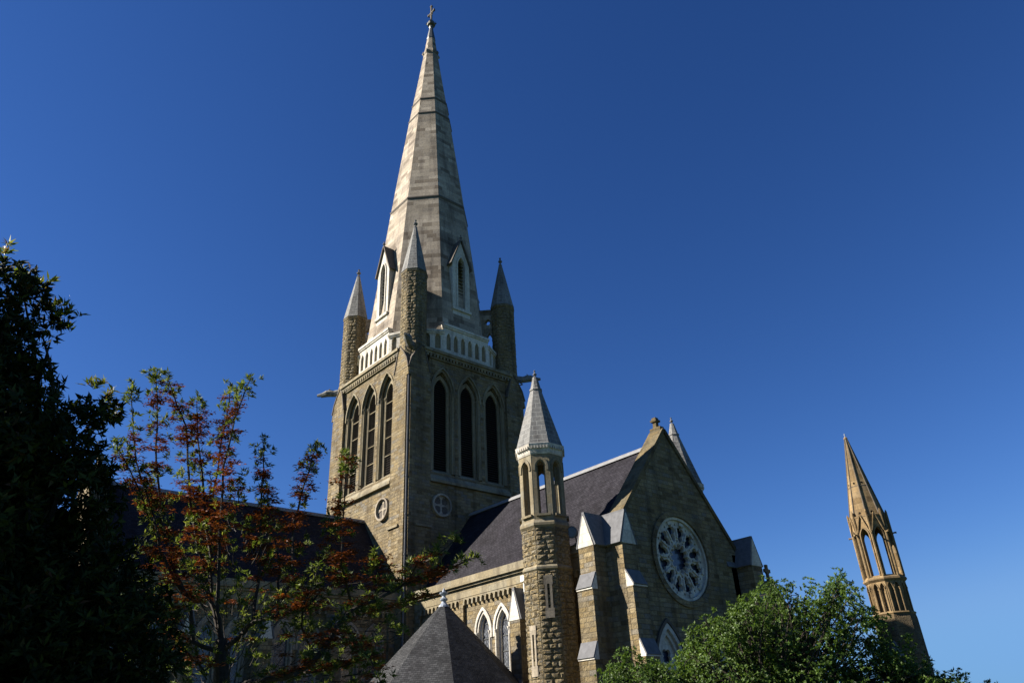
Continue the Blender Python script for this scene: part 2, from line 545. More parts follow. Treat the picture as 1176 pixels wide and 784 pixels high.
# belfry windows
for n, t in FR:
    for c in (-2.83, 0, 2.83):
        fr = MB()
        fr.slab(n * 6.36, t, n, arch_band(c, 1.16, 0.13, 27.9, 28.1, 30.3, 10), (), 0.14)
        fr.slab(n * 6.2, t, n, arch_band(c, 1.0, 0.15, 21.0, 28.15, 30.1, 10), (), 0.14)
        fr.slab(n * 5.90, t, n, arch_band(c, 0.66, 0.30, 21.15, 28.25, 29.45, 10), (), 0.16)
        for s in (-1, 1):
            for dd, rr in ((6.2, 1.17), (6.02, 1.03), (5.88, 0.80)):
                p = n * dd + t * (c + s * rr)
                fr.tube([p + UP * 21.0, p + UP * 28.0], 0.075, 6)
                fr.tube([p + UP * 27.95, p + UP * 28.2, p + UP * 28.28], [0.08, 0.14, 0.14], 6)
        f = fr.build('belfry_window', DRESS, church)
        lv = MB()
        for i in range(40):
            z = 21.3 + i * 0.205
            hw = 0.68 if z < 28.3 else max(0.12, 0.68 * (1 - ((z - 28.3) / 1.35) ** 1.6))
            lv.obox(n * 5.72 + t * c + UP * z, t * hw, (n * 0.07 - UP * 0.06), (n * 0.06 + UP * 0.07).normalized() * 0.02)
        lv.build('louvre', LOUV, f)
        if abs(n.y) > .5:
            for z in (22.9, 24.5, 26.1, 27.7):
                bars = MB()
                bars.obox(n * 5.84 + t * c + UP * z, t * 0.68, n * 0.02, UP * 0.03)
                bars.build('window_bar', DRESS, f)
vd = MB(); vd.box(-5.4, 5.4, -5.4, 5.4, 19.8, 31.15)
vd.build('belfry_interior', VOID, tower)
# roundels with a cross
for n, t, s in ((X, Y, -1), (-Y, X, 1), (X, Y, 1), (-Y, X, -1)):
    if s * (1 if n == X else -1) > 0:
        continue
    c = 3.05 * s
    rd = MB()
    rd.slab(n * 6.54, t, n, circle(c, 18.2, 0.93, 28), [circle(c, 18.2, 0.78, 28)], 0.27)
    rd.slab(n * 6.34, t, n, circle(c, 18.2, 0.82, 28), [[(c + u * math.cos(a) - v * math.sin(a), 18.2 + u * math.sin(a) + v * math.cos(a))
            for u, v in [(0.13, -0.01), (0.34, -0.26), (0.58, -0.33), (0.76, -0.12), (0.76, 0.12), (0.58, 0.33), (0.34, 0.26)]] for a in (rad(45), rad(135), rad(225), rad(315))], 0.1)
    r_ = rd.build('roundel', PALE2, tower)
    b_ = MB(); b_.slab(n * 6.30, t, n, circle(c, 18.2, 0.85, 20), (), 0.02)  # dark disc: shade of the recess behind the cross, put in as colour
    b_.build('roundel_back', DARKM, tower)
# corner drain pipe
pp = MB()
for sx, sy in ((1, -1),):
    pp.tube([(6.40 * sx, 6.40 * sy, 0), (6.40 * sx, 6.40 * sy, 28.75)], 0.065, 8)
    for z in range(2, 29, 3):
        pp.ngon(6.40 * sx, 6.40 * sy, 8, [(z, 0.09), (z + 0.12, 0.09)])
pp.build('drainpipe', GREYSLAB, church)

# --- gargoyles
for sx in (-1, 1):
    for sy in (-1, 1):
        d = Vector((sx, sy, 0)).normalized()
        sd = Vector((-d.y, d.x, 0))
        gg = MB()
        b0 = d * 7.75 + UP * 31.7
        L_ = [(-.5, 0.0, .34), (0.3, .05, .36), (0.9, .10, .28), (1.4, .05, .24), (1.75, .12, .27), (2.1, .12, .26), (2.5, .02, .17), (3.05, -.03, .09)]
        gg.tube([b0 + d * a + UP * h for a, h, r in L_], [r * 1.3 for a, h, r in L_], 8)
        for s in (-1, 1):
            gg.tube([b0 + d * 1.95 + sd * s * .16 + UP * .28, b0 + d * 1.75 + sd * s * .26 + UP * .52], [.09, .02], 5)   # ears
            gg.tube([b0 + d * 0.9 + sd * s * .25 + UP * .0, b0 + d * 1.3 + sd * s * .32 - UP * .28, b0 + d * .7 + sd * s * .3 - UP * .45], [.12, .09, .06], 5)  # paws
            gg.tube([b0 + d * 0.2 + sd * s * .25 + UP * .2, b0 - d * .1 + sd * s * .45 + UP * .75, b0 - d * .4 + sd * s * .3 + UP * .3], [.1, .06, .1], 5)    # wings
        gg.tube([b0 + d * 2.2 - UP * .12, b0 + d * 2.65 - UP * .22], [.12, .05], 6)  # jaw
        gg.build('gargoyle', CONE, church, smooth=False)


def finial(mb, x, y, z, s=1.0, n=8):
    mb.ngon(x, y, n, [(z - .15 * s, .17 * s), (z, .19 * s), (z + .08 * s, .10 * s), (z + .28 * s, .09 * s), (z + .36 * s, .20 * s), (z + .48 * s, .22 * s),
                      (z + .58 * s, .10 * s), (z + .74 * s, .07 * s), (z + .84 * s, .12 * s), (z + .94 * s, .03 * s)])


_rb = random.Random(77)


def rock_blocks(mb, cx, cy, R, z0, z1, bh=.29, proud=.06):
    """individually proud rock-faced blocks on the eight faces of a shaft"""
    ap_ = R * math.cos(rad(22.5)); hw_ = R * math.sin(rad(22.5)) * .985
    for k in range(8):
        a = rad(45 * k)
        n = Vector((math.cos(a), math.sin(a), 0)); t = Vector((-n.y, n.x, 0))
        z = z0
        while z < z1 - .08:
            h = min(bh * _rb.uniform(.8, 1.2), z1 - z)
            s0 = -hw_
            while s0 < hw_ - .05:
                wd = _rb.uniform(.28, .62)
                s1 = s0 + wd
                if hw_ - s1 < .2: s1 = hw_
                g = .012
                o = Vector((cx, cy, 0)) + n * (ap_ - .02)
                ba = [(s0 + g, z + g), (s1 - g, z + g), (s1 - g, z + h - g), (s0 + g, z + h - g)]
                d1 = .02 + _rb.uniform(.008, .03)
                cen = ((s0 + s1) / 2 + _rb.uniform(-.06, .06), z + h / 2 + _rb.uniform(-.03, .03))
                vs = [o + t * u + UP * v for u, v in ba]
                vs += [o + t * u + UP * v + n * d1 for u, v in ba]
                mids = []
                for (u, v) in ba:
                    f_ = _rb.uniform(.35, .62)
                    mids.append(o + t * (u + (cen[0] - u) * f_) + UP * (v + (cen[1] - v) * f_) + n * (d1 + proud * _rb.uniform(.25, 1.0)))
                vs += mids
                vs.append(o + t * cen[0] + UP * cen[1] + n * (d1 + proud * _rb.uniform(.5, 1.1)))
                fs = []
                for i in range(4):
                    j = (i + 1) % 4
                    fs += [(i, j, j + 4, i + 4), (i + 4, j + 4, j + 8, i + 8), (i + 8, j + 8, 12)]
                mb.add(vs, fs)
                s0 = s1
            z += h


# --- corner pinnacles
for sx in (-1, 1):
    for sy in (-1, 1):
        cx, cy = 5.28 * sx, 5.28 * sy
        pn = MB(); pn.ngon(cx, cy, 8, [(28.9, 1.24), (32.1, 1.24), (32.3, 1.17), (39.35, 1.14), (39.42, 1.22), (39.6, 1.25), (39.7, 1.2)])
        rock_blocks(pn, cx, cy, 1.15, 32.3, 39.35, .33, .06)
        p = pn.build('pinnacle', ROCK, church)
        cn = MB(); cn.ngon(cx, cy, 8, [(39.68, 1.27), (39.8, 1.22), (42.6, .66), (45.0, .17)])
        cn.build('pinnacle_cap', CONE, p)
        fn = MB(); finial(fn, cx, cy, 45.05, 1.0)
        fn.build('finial', GREYSLAB, p)
        # pierced screen joining pinnacle and spire
        d = Vector((sx, sy, 0)).normalized(); sd = Vector((-d.y, d.x, 0))
        sc = MB()
        sc.slab(sd * 0.28, d, sd, [(5.0, 31.8), (6.75, 31.8), (6.75, 39.4), (4.9, 39.4)], [foil(6.0, 38.2, .22, .34, 4, 6), arch(6.1, .28, 33.0, 36.2, 37.0, 5)], 0.56)
        sc.obox(d * 5.85 + UP * 39.47, d * 1.0, sd * .36, UP * .10)
        sc.build('pierced_screen', SPIRE, church)

# --- parapet arcade
SEG = []
for n, t in FR:
    SEG.append((n * 6.1, t, n, 2.55, 35.05, 6, 0.93))
    for s in (-1, 1):
        a = n * 6.1 + t * s * 2.55; b = n * 5.1 + t * s * 4.35
        tt = (b - a).normalized() * s; nn = tt.cross(UP)
        if nn.dot(n) < 0: nn = -nn
        SEG.append(((a + b) / 2, tt, nn, (b - a).length / 2, 34.35, 2, 0.95))
pa = MB(); pr_ = MB(); pb = MB()
for o, t, n, hw, zt, k, sp in SEG:
    cs = [(i - (k - 1) / 2) * min(sp, 2 * hw / k * .95) for i in range(k)]
    holes = [arch(c, .25, 32.5, 33.6, 34.2 if zt > 35 else 34.0, 6) for c in cs]
    pa.slab(o, t, n, [(-hw, 31.8), (hw, 31.8), (hw, zt - .3), (-hw, zt - .3)], holes, 0.16)
    pr_.obox(o + UP * (zt - .12) - n * .1, t * (hw + .06), n * .28, UP * .12)
    pr_.obox(o + UP * (zt - .31) - n * .1, t * (hw + .03), n * .2, UP * .08)
    pr_.obox(o + UP * 32.0 - n * .1, t * (hw + .02), n * .22, UP * .12)
    pb.slab(o - n * .165, t, n, [(-hw, 31.8), (hw, 31.8), (hw, zt - .3), (-hw, zt - .3)], (), 0.2)
par = pa.build('parapet', PALE, church)
pr_.build('parapet_rail', PALE, par)
pb.build('parapet_back', DRESS, par)

# --- spire
sp = MB()
RO = [(31.8, 6.45), (36.0, 5.98), (41, 5.42), (46.3, 4.83), (51.8, 4.20), (59, 3.32), (65.3, 2.52), (67.9, 2.17), (73, 1.46), (77.6, 0.86), (80.2, 0.52)]
sp.ngon(0, 0, 8, RO)
spire = sp.build('spire', SPIRE, church)


def spire_r(z):
    for (a, ra), (b, rb) in zip(RO, RO[1:]):
        if a <= z <= b: return ra + (rb - ra) * (z - a) / (b - a)
    return 0.5


bd = MB()
for z, h, e in ((51.7, .22, .10), (65.3, .2, .09), (67.9, .2, .09)):
    r = spire_r(z)
    bd.ngon(0, 0, 8, [(z - h, r + .03), (z - h * .2, r + e), (z + h * .3, r + e), (z + h, r)])
bd.build('spire_band', DARKM, spire)
# small crockets ring near the top
cr = MB()
cr.ngon(0, 0, 8, [(77.0, .93), (77.2, 1.0), (77.5, .98), (77.9, .82)])
for k in range(8):
    a = rad(22.5 + 45 * k)
    d = Vector((math.cos(a), math.sin(a), 0))
    cr.tube([d * .85 + UP * 76.9, d * 1.02 + UP * 77.25, d * .98 + UP * 77.65], [.10, .13, .05], 5)
cr.build('crocket_ring', SPIRE, spire)
tp = MB()
tp.ngon(0, 0, 8, [(80.15, .55), (80.3, .56), (82.3, .24), (82.5, .3), (82.9, .26)])
tp.ngon(0, 0, 10, [(82.85, .2), (82.95, .5), (83.15, .56), (83.3, .35), (83.5, .42), (83.65, .2)])
for k in range(4):
    a = rad(45 + 90 * k); d = Vector((math.cos(a), math.sin(a), 0))
    tp.tube([d * .2 + UP * 83.0, d * .62 + UP * 83.25, d * .5 + UP * 83.6], [.12, .1, .04], 5)
tp.build('spire_cap', IRON, spire)
cs = MB()
cs.box(-.09, .09, -.09, .09, 83.5, 86.6)
cs.box(-.62, .62, -.085, .085, 85.25, 85.45)
for x in (-.62, .62):
    cs.box(x - .06, x + .06, -.12, .12, 85.16, 85.54)
cs.box(-.17, .17, -.12, .12, 86.5, 86.66)
for s in (-1, 1):
    cs.tube([(s * .1, 0, 84.8), (s * .3, 0, 85.0), (s * .34, 0, 85.25)], .05, 5)
cs.build('cross', DARKM, spire)
# lucarnes on the four main faces
for n, t in FR:
    lu = MB()
    lu.slab(n * 5.42, t, n, [(-1.02, 36.2), (1.02, 36.2), (1.02, 42.9), (0, 45.6), (-1.02, 42.9)], [arch(0, .42, 37.9, 42.6, 43.7, 8)], 2.4)
    lu.obox(n * 5.45 + UP * 37.6, t * 1.08, n * .14, UP * .14)
    l_ = lu.build('lucarne', PALE, church)
    fr = MB(); fr.slab(n * 5.50, t, n, arch_band(0, .42, .16, 37.8, 42.6, 43.7, 8), (), .1)
    fr.build('lucarne_frame', PALE, l_)
    rf = MB()
    for s in (-1, 1):
        dv = (t * s * 1.22 + UP * -3.22)
        nn_ = (t * s * 3.22 + UP * 1.22).normalized()
        rf.obox(n * 4.55 + UP * 45.75 + dv / 2 + nn_ * .06, dv / 2, n * 1.05, nn_ * .06)
    rf.build('lucarne_roof', DARKM, l_)
    fn = MB(); finial(fn, (n * 5.5).x, (n * 5.5).y, 45.75, .7)
    fn.build('finial', GREYSLAB, l_)
    v_ = MB()
    for i in range(14):
        v_.obox(n * 5.05 + UP * (38.1 + i * .4), t * .41, n * .14 - UP * .1, (n * .1 + UP * .14).normalized() * .03)
    v_.slab(n * 4.8, t, n, [(-.8, 37.8), (.8, 37.8), (.8, 43.8), (-.8, 43.8)], (), .05)
    v_.build('louvre', LOUV, l_)


# --- roofs, arms of the cross
def gable_roof(n, t, d0, d1, zr, ze, hw, m, over=0.0, ridge=True, thick=.25, name='roof'):
    r = MB()
    k = (zr - ze) / hw
    prof = [(-hw - over, ze - over * k), (0, zr), (hw + over, ze - over * k), (hw + over, ze - over * k - thick), (0, zr - thick), (-hw - over, ze - over * k - thick)]
    r.slab(n * d1, t, n, prof[::-1], (), d1 - d0)
    o = r.build(name, m, church)
    if ridge:
        c = MB()
        c.slab(n * d1, t, n, [(-.26, zr - .16), (-.24, zr - .02), (-.10, zr + .13), (.10, zr + .13), (.24, zr - .02), (.26, zr - .16)][::-1], (), d1 - d0)
        c.build('ridge_capping', RIDGE, o)
    return o


gable_roof(X, Y, 5.9, 25.6, 17.9, 11.05, 5.2, SLATE)
gable_roof(-Y, X, 5.9, 26.2, 17.9, 11.05, 5.2, SLATE)
gable_roof(-X, Y, 5.9, 25.6, 17.9, 11.05, 5.2, SLATE)
gable_roof(Y, X, 5.9, 36.0, 17.9, 11.05, 5.2, SLATE)


def lancet(o, t, n, c, hw, zb, zs, za, m=PALE, name='lancet_window'):
    f = MB()
    f.slab(o + n * .10, t, n, arch_band(c, hw + .30, .16, zs - .35, zs, za + .36, 9), (), .14)
    f.slab(o + n * .02, t, n, arch_band(c, hw + .14, .20, zb, zs, za + .16, 9), (), .2)
    f.slab(o - n * .14, t, n, arch_band(c, hw, .2, zb, zs, za, 9), (), .14)
    for s in (-1, 1):
        p = o + n * .04 + t * (c + s * (hw + .22))
        f.tube([p + UP * zb, p + UP * (zs - .1)], .075, 8)
        f.tube([p + UP * (zs - .15), p + UP * zs, p + UP * (zs + .06)], [.08, .14, .14], 8)
    f.slab(o + n * .12, t, n, [(c - hw - .5, zb - .22), (c + hw + .5, zb - .22), (c + hw + .5, zb), (c - hw - .5, zb)], (), .4)
    w_ = f.build(name, m, church)
    g_ = MB(); g_.slab(o - n * .27, t, n, arch(c, hw + .1, zb, zs, za + .1, 8), (), .02)
    g_.build('glass', GLASS, w_)
    z = zb + .9
    while z < za - .3:
        b_ = MB()
        b_.obox(o - n * .25 + t * c + UP * z, t * (hw if z < zs else hw * .7), n * .02, UP * .022); z += .9
        b_.build('window_bar', IRON, w_)
    return w_


def side_wall(o, t, n, s0, s1, wins, bays, wm=None, zt=11.1, hw=.42, zb=4.7, zs=7.75, za=8.75):
    """wall with recessed bays headed by a corbel table; o is a point on the wall plane at s=0"""
    wl = MB(); cb = MB(); fz = MB()
    holes_front = []
    for a, b in bays:
        holes_front.append([(a, 0.5), (b, 0.5), (b, 10.12), (a, 10.12)])
    wl.slab(o, t, n, [(s0, 0), (s1, 0), (s1, zt - .35), (s0, zt - .35)], holes_front, .2)
    win_holes = [arch(c, hw + .32, zb, zs, za + .36, 9) for c in wins]
    wl.slab(o - n * .203, t, n, [(s0, 0), (s1, 0), (s1, zt - .35), (s0, zt - .35)], win_holes, .35)
    wall = wl.build('wall', SAND, church)
    fz.obox(o + t * ((s0 + s1) / 2) + n * .012 + UP * 10.45, t * ((s1 - s0) / 2), n * .02, UP * .32)
    fz.build('frieze', DRESS, wall)
    cp = MB()
    cp.obox(o + t * ((s0 + s1) / 2) + n * .06 + UP * (zt + .02), t * ((s1 - s0) / 2), n * .30, UP * .24)
    cp.obox(o + t * ((s0 + s1) / 2) + n * .04 + UP * (zt - .3), t * ((s1 - s0) / 2), n * .16, UP * .07)
    cp.build('eaves_coping', DRESS, wall)
    for a, b in bays:
        cb = MB()
        k = int((b - a) / .42)
        stp = (b - a) / k
        for i in range(k):
            c = a + (i + .5) * stp
            cb.obox(o + t * (c - stp / 2 + .07) - n * .09 + UP * 9.78, t * .075, n * .10, UP * .11)
            cb.slab(o, t, n, [(c - stp / 2, 9.98), (c - stp / 2 + .04, 9.88), (c - stp / 2 + .14, 9.88), (c - .02, 10.03), (c + stp / 2 - .08, 9.98), (c + stp / 2, 9.9), (c + stp / 2, 10.118), (c - stp / 2, 10.118)], (), .19)
        cb.build('corbel_table', DRESS, wall)
    for c in wins:
        lancet(o - n * .2, t, n, c, hw, zb, zs, za, wm or PALE)
    return wall


# transept side walls (s measured along +x from the tower axis)
side_wall(-Y * 5.5, X, -Y, 6.3, 26.3, (9.05, 10.95, 14.1, 15.98, 20.4), ((7.2, 11.75), (12.2, 17.65), (19.2, 24.4)))
side_wall(Y * 5.5, -X, Y, -26.3, -6.3, (-20.4, -15.98, -14.1, -10.95, -9.05), ((-24.4, -19.2), (-17.65, -12.2), (-11.75, -7.2)))
# nave side walls (along y)
navew = (8.15, 9.95, 13.0, 14.8, 17.85, 19.65, 22.6, 24.4)
side_wall(X * 5.5, -Y, X, 6.3, 26.6, navew, ((7.0, 11.0), (11.9, 15.9), (16.75, 20.75), (21.5, 25.5)), PALE2)  # window stone dulled on this side: its shade is put into the colour
side_wall(-X * 5.5, -Y, -X, 6.3, 26.6, navew, ((7.0, 11.0), (11.9, 15.9), (16.75, 20.75), (21.5, 25.5)))
# choir
side_wall(X * 5.5, Y, X, 6.3, 36.0, (9.05, 10.95, 16.1, 17.98, 23.1, 24.98), ((7.2, 12.6), (13.2, 20.4), (21, 28), (28.6, 35)))
side_wall(-X * 5.5, Y, -X, 6.3, 36.0, (9.05, 10.95, 16.1, 17.98, 23.1, 24.98), ((7.2, 12.6), (13.2, 20.4), (21, 28), (28.6, 35)))
side_wall(-Y * 5.5, -X, -Y, 6.3, 26.3, (9.05, 10.95, 14.1, 15.98), ((7.2, 11.75), (12.2, 17.65), (19.2, 24.4)))


# gable ends
def gable_end(o, t, n, rose=True):
    wl = MB()
    k = 18.55 / 18.55
    out = [(-6.2, 0), (6.2, 0), (6.2, 10.9), (5.35, 11.95), (0, 18.45), (-5.35, 11.95), (-6.2, 10.9)]
    holes = [circle(0, 10.62, 2.42, 48)] if rose else []
    for c in (-2.35, 2.35):
        holes.append(arch(c, 1.2, 2.5, 4.6, 6.9, 10))
    wl.slab(o, t, n, out, holes, .9)
    wall = wl.build('gable_wall', SAND, church)
    cp = MB()
    for s in (-1, 1):
        a = t * s * 5.6 + UP * 11.75; b = UP * 18.62
        dv = (b - a) / 2
        nn_ = dv.cross(n).normalized()
        if nn_.z < 0: nn_ = -nn_
        cp.obox(o - n * .46 + (a + b) / 2 + nn_ * .06, dv * 1.01, n * .56, nn_ * .12)
    cp.obox(o - n * .46 + UP * 18.72, t * .2, n * .42, UP * .22)
    cp.build('gable_coping', MOSSY, wall)
    st = MB()
    st.ngon((o - n * .5).x, (o - n * .5).y, 4, [(18.85, .30), (19.0, .20), (19.30, .18), (19.36, .32), (19.48, .34), (19.52, .24), (19.66, .20)])
    st.build('gable_finial', MOSSY, wall)
    # haunch behind the coping
    for c in (-2.35, 2.35):
        f = MB()
        f.slab(o + n * .06, t, n, arch_band(c, 1.0, .22, 2.5, 4.6, 6.62, 10), (), .2)
        f.slab(o - n * .10, t, n, arch_band(c, .82, .2, 2.5, 4.6, 6.3, 10), (), .2)
        plate = arch(c, .86, 2.5, 4.6, 6.36, 10)
        f.slab(o - n * .26, t, n, plate, [foil(c, 5.25, .26, .40, 4, 7, rad(45)), arch(c - .42, .3, 2.7, 3.9, 4.6, 6), arch(c + .42, .3, 2.7, 3.9, 4.6, 6)], .16)
        f_ = f.build('tracery_window', PALE, church)
        g_ = MB(); g_.slab(o - n * .5, t, n, arch(c, 1.0, 2.5, 4.6, 6.5, 8), (), .02)
        g_.build('glass', BLUEGLASS, f_)
        h = MB(); h.slab(o + n * .12, t, n, arch_band(c, 1.24, .16, 4.3, 4.6, 6.95, 10), (), .2)
        h.build('hood_mould', DARKM, f_)
    if rose:
        R_ = MB()
        R_.slab(o - n * .02, t, n, circle(0, 10.62, 2.44, 64), [circle(0, 10.62, 2.27, 64)], .35)
        r_ = R_.build('rose_window', PALE, church)
        T_ = MB()
        holes = [foil(0, 10.62, .60, .84, 12, 6, 0)]
        for i in range(12):
            a = rad(15 + 30 * i)
            pts = [(1.00, 0), (1.12, -.14), (1.30, -.20), (1.46, -.17), (1.54, -.31), (1.70, -.37), (1.86, -.30), (1.88, -.14), (2.02, -.13), (2.10, 0), (2.02, .13), (1.88, .14), (1.86, .30), (1.70, .37), (1.54, .31), (1.46, .17), (1.30, .20), (1.12, .14)]
            holes.append([(u * math.cos(a) - v * math.sin(a), 10.62 + u * math.sin(a) + v * math.cos(a)) for u, v in pts])
            a2 = rad(30 * i)
            holes.append([(2.02 * math.cos(a2) + x, 10.62 + 2.02 * math.sin(a2) + z) for x, z in foil(0, 0, .05, .09, 3, 4, a2)])
            holes.append([(1.04 * math.cos(a2) + x, 10.62 + 1.04 * math.sin(a2) + z) for x, z in circle(0, 0, .07, 8)])
        T_.slab(o - n * .20, t, n, circle(0, 10.62, 2.29, 64), holes, .20)
        for i in range(12):
            a = rad(30 * i)
            ca, sa = math.cos(a), math.sin(a)
            e = t * ca + UP * sa; f2 = -t * sa + UP * ca
            T_.obox(o - n * .18 + UP * 10.62 + e * 1.50, e * .30, f2 * .05, n * .07)
            a = rad(15 + 30 * i)
            ca, sa = math.cos(a), math.sin(a)
            T_.obox(o - n * .16 + UP * 10.62 + (t * ca + UP * sa) * 2.12, (t * ca + UP * sa) * .10, (UP * ca - t * sa) * .20, n * .04)
        T_.slab(o - n * .14, t, n, foil(0, 10.62, .74, .97, 12, 6, 0), [foil(0, 10.62, .66, .89, 12, 6, 0)], .10)
        T_.build('tracery', PALE, r_)
        g_ = MB(); g_.slab(o - n * .5, t, n, circle(0, 10.62, 2.3, 32), (), .02)
        g_.build('glass', BLUEGLASS, r_)
        h = MB(); h.slab(o + n * .10, t, n, circle(0, 10.62, 2.78, 64), [circle(0, 10.62, 2.44, 64)], .16)
        h.build('hood_mould', DARKM if False else SAND, r_)
    return wall


gable_end(X * 26.3, Y, X)
gable_end(-X * 26.3, -Y, -X, False)
gable_end(-Y * 26.9, X, -Y)
gable_end(Y * 36.5, -X, Y)


def buttress(o, t, n, w, stages, zg=10.55, zp=12.2, d0=0.0):
    """stages: (projection, z top of weathering, z foot of weathering), from the top down"""
    hw = w / 2
    b = MB()
    top = stages[0][0]
    pieces = []
    b.slab(o - t * hw, n, -t, [(-1.2, 0), (top, 0), (top, zg), (-1.2, zg)], (), w)
    prev = top
    for d, zt_, zf in stages[1:]:
        b.slab(o - t * (hw), n, -t, [(prev - .02, 0), (d, 0), (d, zf), (prev - .02, zf)], (), w)
        p = MB(); s_ = MB()
        p.slab(o - t * (hw + .012), n, -t, [(prev - .01, zf), (d + .05, zf), (d + .05, zf + .08), (prev - .01, zt_)], (), w + .024)
        L_ = Vector((d + .05 - prev, zf + .08 - zt_))
        mid = n * ((prev + d + .05) / 2) + UP * ((zt_ + zf + .08) / 2)
        dv = n * L_.x / 2 + UP * L_.y / 2
        nn_ = (n * -L_.y + UP * L_.x).normalized()
        s_.obox(o + mid + nn_ * .03, dv * 1.03, t * (hw + .005), nn_ * .03)
        pieces.append((p, s_))
        prev = d
    # gablet, ridge along n
    p = MB(); s_ = MB()
    p.slab(o + n * (top + .03), t, n, [(-hw - .02, zg), (hw + .02, zg), (hw * .06, zp), (-hw * .06, zp)], (), top + 1.0)
    a_ = Vector((hw + .10, zg - .02)); c_ = Vector((0, zp + .06))
    th = .09
    prof = [(-a_.x, a_.y), (0, c_.y), (a_.x, a_.y), (a_.x + .07, a_.y + .04), (.09, c_.y + .05), (.09, c_.y + .15), (-.09, c_.y + .15), (-.09, c_.y + .05), (-a_.x - .07, a_.y + .04)]
    s_.slab(o + n * (top + .01), t, n, prof[::-1], (), top + 1.0)
    pieces.append((p, s_))
    bt = b.build('buttress', SAND, church)
    for p, s_ in pieces:
        p.build('weathering_cheek', PALE, bt)
        s_.build('weathering_slope', GREYSLAB, bt)
    return bt


for sx in (-1, 1):
    for sy in (-1, 1):
        buttress(Vector((25.7 * sx, 5.5 * sy, 0)), X * (1 if sx * sy < 0 else -1), Y * sy, 1.1, [(2.04, 0, 0), (2.40, 9.14, 8.3), (2.70, 5.77, 4.95)])
        buttress(Vector((26.3 * sx, 6.05 * sy, 0)), Y * (1 if sx * sy > 0 else -1), X * sx, 1.1, [(1.13, 0, 0), (1.53, 9.14, 8.3), (1.80, 5.77, 4.95)])
        buttress(Vector((18.25 * sx, 5.5 * sy, 0)), X * (1 if sx * sy < 0 else -1), Y * sy, .92, [(.80, 0, 0), (1.05, 4.6, 4.0)], 7.9, 9.55)
for y in (-11.45, -16.3, -21.1, -26.2):
    for s in (-1, 1):
        buttress(Vector((5.5 * s, y, 0)), Y * (1 if s > 0 else -1), X * s, .75, [(.8, 0, 0), (1.1, 4.6, 4.0)], 7.9, 9.4)

# white rainwater pipe beside the turret
pp = MB(); pp.tube([(18.62, -5.68, 8.2), (18.62, -5.68, 10.3)], .09, 8); pp.box(18.44, 18.8, -5.86, -5.5, 10.1, 10.45)
pp.build('rainwater_pipe', WHITEP, church)


# --- octagonal stair turrets
def turret(cx, cy):
    R = 1.42
    ap = R * math.cos(rad(22.5)); hw = R * math.sin(rad(22.5))
    b = MB(); b.ngon(cx, cy, 8, [(0, 1.62), (2.2, 1.62), (2.6, 1.45), (12.25, 1.40)])
    rock_blocks(b, cx, cy, 1.43, 2.6, 9.8)
    rock_blocks(b, cx, cy, 1.40, 10.1, 12.15)
    body = b.build('turret_shaft', ROCK, church)
    st = MB()
    st.ngon(cx, cy, 8, [(12.15, 1.42), (12.28, 1.54), (12.42, 1.54), (12.62, 1.41)])
    st.build('string_course', DRESS, body)
    st = MB()
    st.ngon(cx, cy, 8, [(9.80, 1.43), (9.88, 1.52), (9.98, 1.52), (10.10, 1.42)])
    st.build('string_course', DRESS, body)
    ln = MB(); hd = MB(); inn = MB()
    for k in range(8):
        a = rad(45 * k)
        n = Vector((math.cos(a), math.sin(a), 0)); t = Vector((-n.y, n.x, 0))
        o = Vector((cx, cy, 0)) + n * (ap - .02)
        ln.slab(o, t, n, [(-hw, 12.6), (hw, 12.6), (hw, 16.55), (-hw, 16.55)], [arch(0, .26, 12.95, 15.7, 16.1, 6)], .50)
        hd = MB()
        hd.slab(o + n * .06, t, n, arch_band(0, .33, .12, 15.5, 15.7, 16.17, 6), (), .1)
        hd.build('arch_moulding', DRESS, body)
        hd = MB()
        hd.obox(o + n * .05 + UP * 12.86, t * .42, n * .1, UP * .06)
        hd.build('opening_sill', DRESS, body)
    lan = ln.build('turret_lantern', DRESS, body)
    fz = MB()
    fz.ngon(cx, cy, 8, [(16.5, 1.43), (16.6, 1.47), (16.82, 1.49), (16.98, 1.57), (17.12, 1.60)])
    for k in range(8):
        a = rad(45 * k)
        n = Vector((math.cos(a), math.sin(a), 0)); t = Vector((-n.y, n.x, 0))
        for i in range(6):
            fz.obox(Vector((cx, cy, 16.9)) + n * 1.43 + t * (-.45 + i * .18), t * .05, n * .06, UP * .08)
    fz.build('turret_frieze', PALE, body)
    cn = MB()
    cn.ngon(cx, cy, 8, [(17.11, 1.58), (17.2, 1.50), (21.1, .38), (21.12, .43), (21.2, .43), (21.28, .35), (22.1, .16)])
    cap = cn.build('turret_cap', CONE, body)
    fn = MB(); finial(fn, cx, cy, 22.05, .62)
    fn.build('finial', GREYSLAB, body)
    for az, z0, z1 in ((270, 4.5, 7.0), (315, 7.3, 9.5)):
        a = rad(az)
        n = Vector((math.cos(a), math.sin(a), 0)); t = Vector((-n.y, n.x, 0))
        o = Vector((cx, cy, 0)) + n * (1.42 * math.cos(rad(22.5)) + .11)
        sf = MB()
        sf.slab(o, t, n, [(-.25, z0), (.25, z0), (.25, z0 + .5), (.2, z0 + .5), (.2, z1 - .5), (.25, z1 - .5), (.25, z1), (-.25, z1), (-.25, z1 - .5), (-.2, z1 - .5), (-.2, z0 + .5), (-.25, z0 + .5)],
                [[(-.07, z0 + .5), (.07, z0 + .5), (.07, z1 - .45), (-.07, z1 - .45)]], .2)
        s_ = sf.build('slit_window', PALE2, body)
        v_ = MB(); v_.slab(o - n * .08, t, n, [(-.1, z0 + .45), (.1, z0 + .45), (.1, z1 - .4), (-.1, z1 - .4)], (), .02)
        v_.build('slit_opening', VOID, body)


turret(22.1, -7.0)
turret(22.1, 7.0)

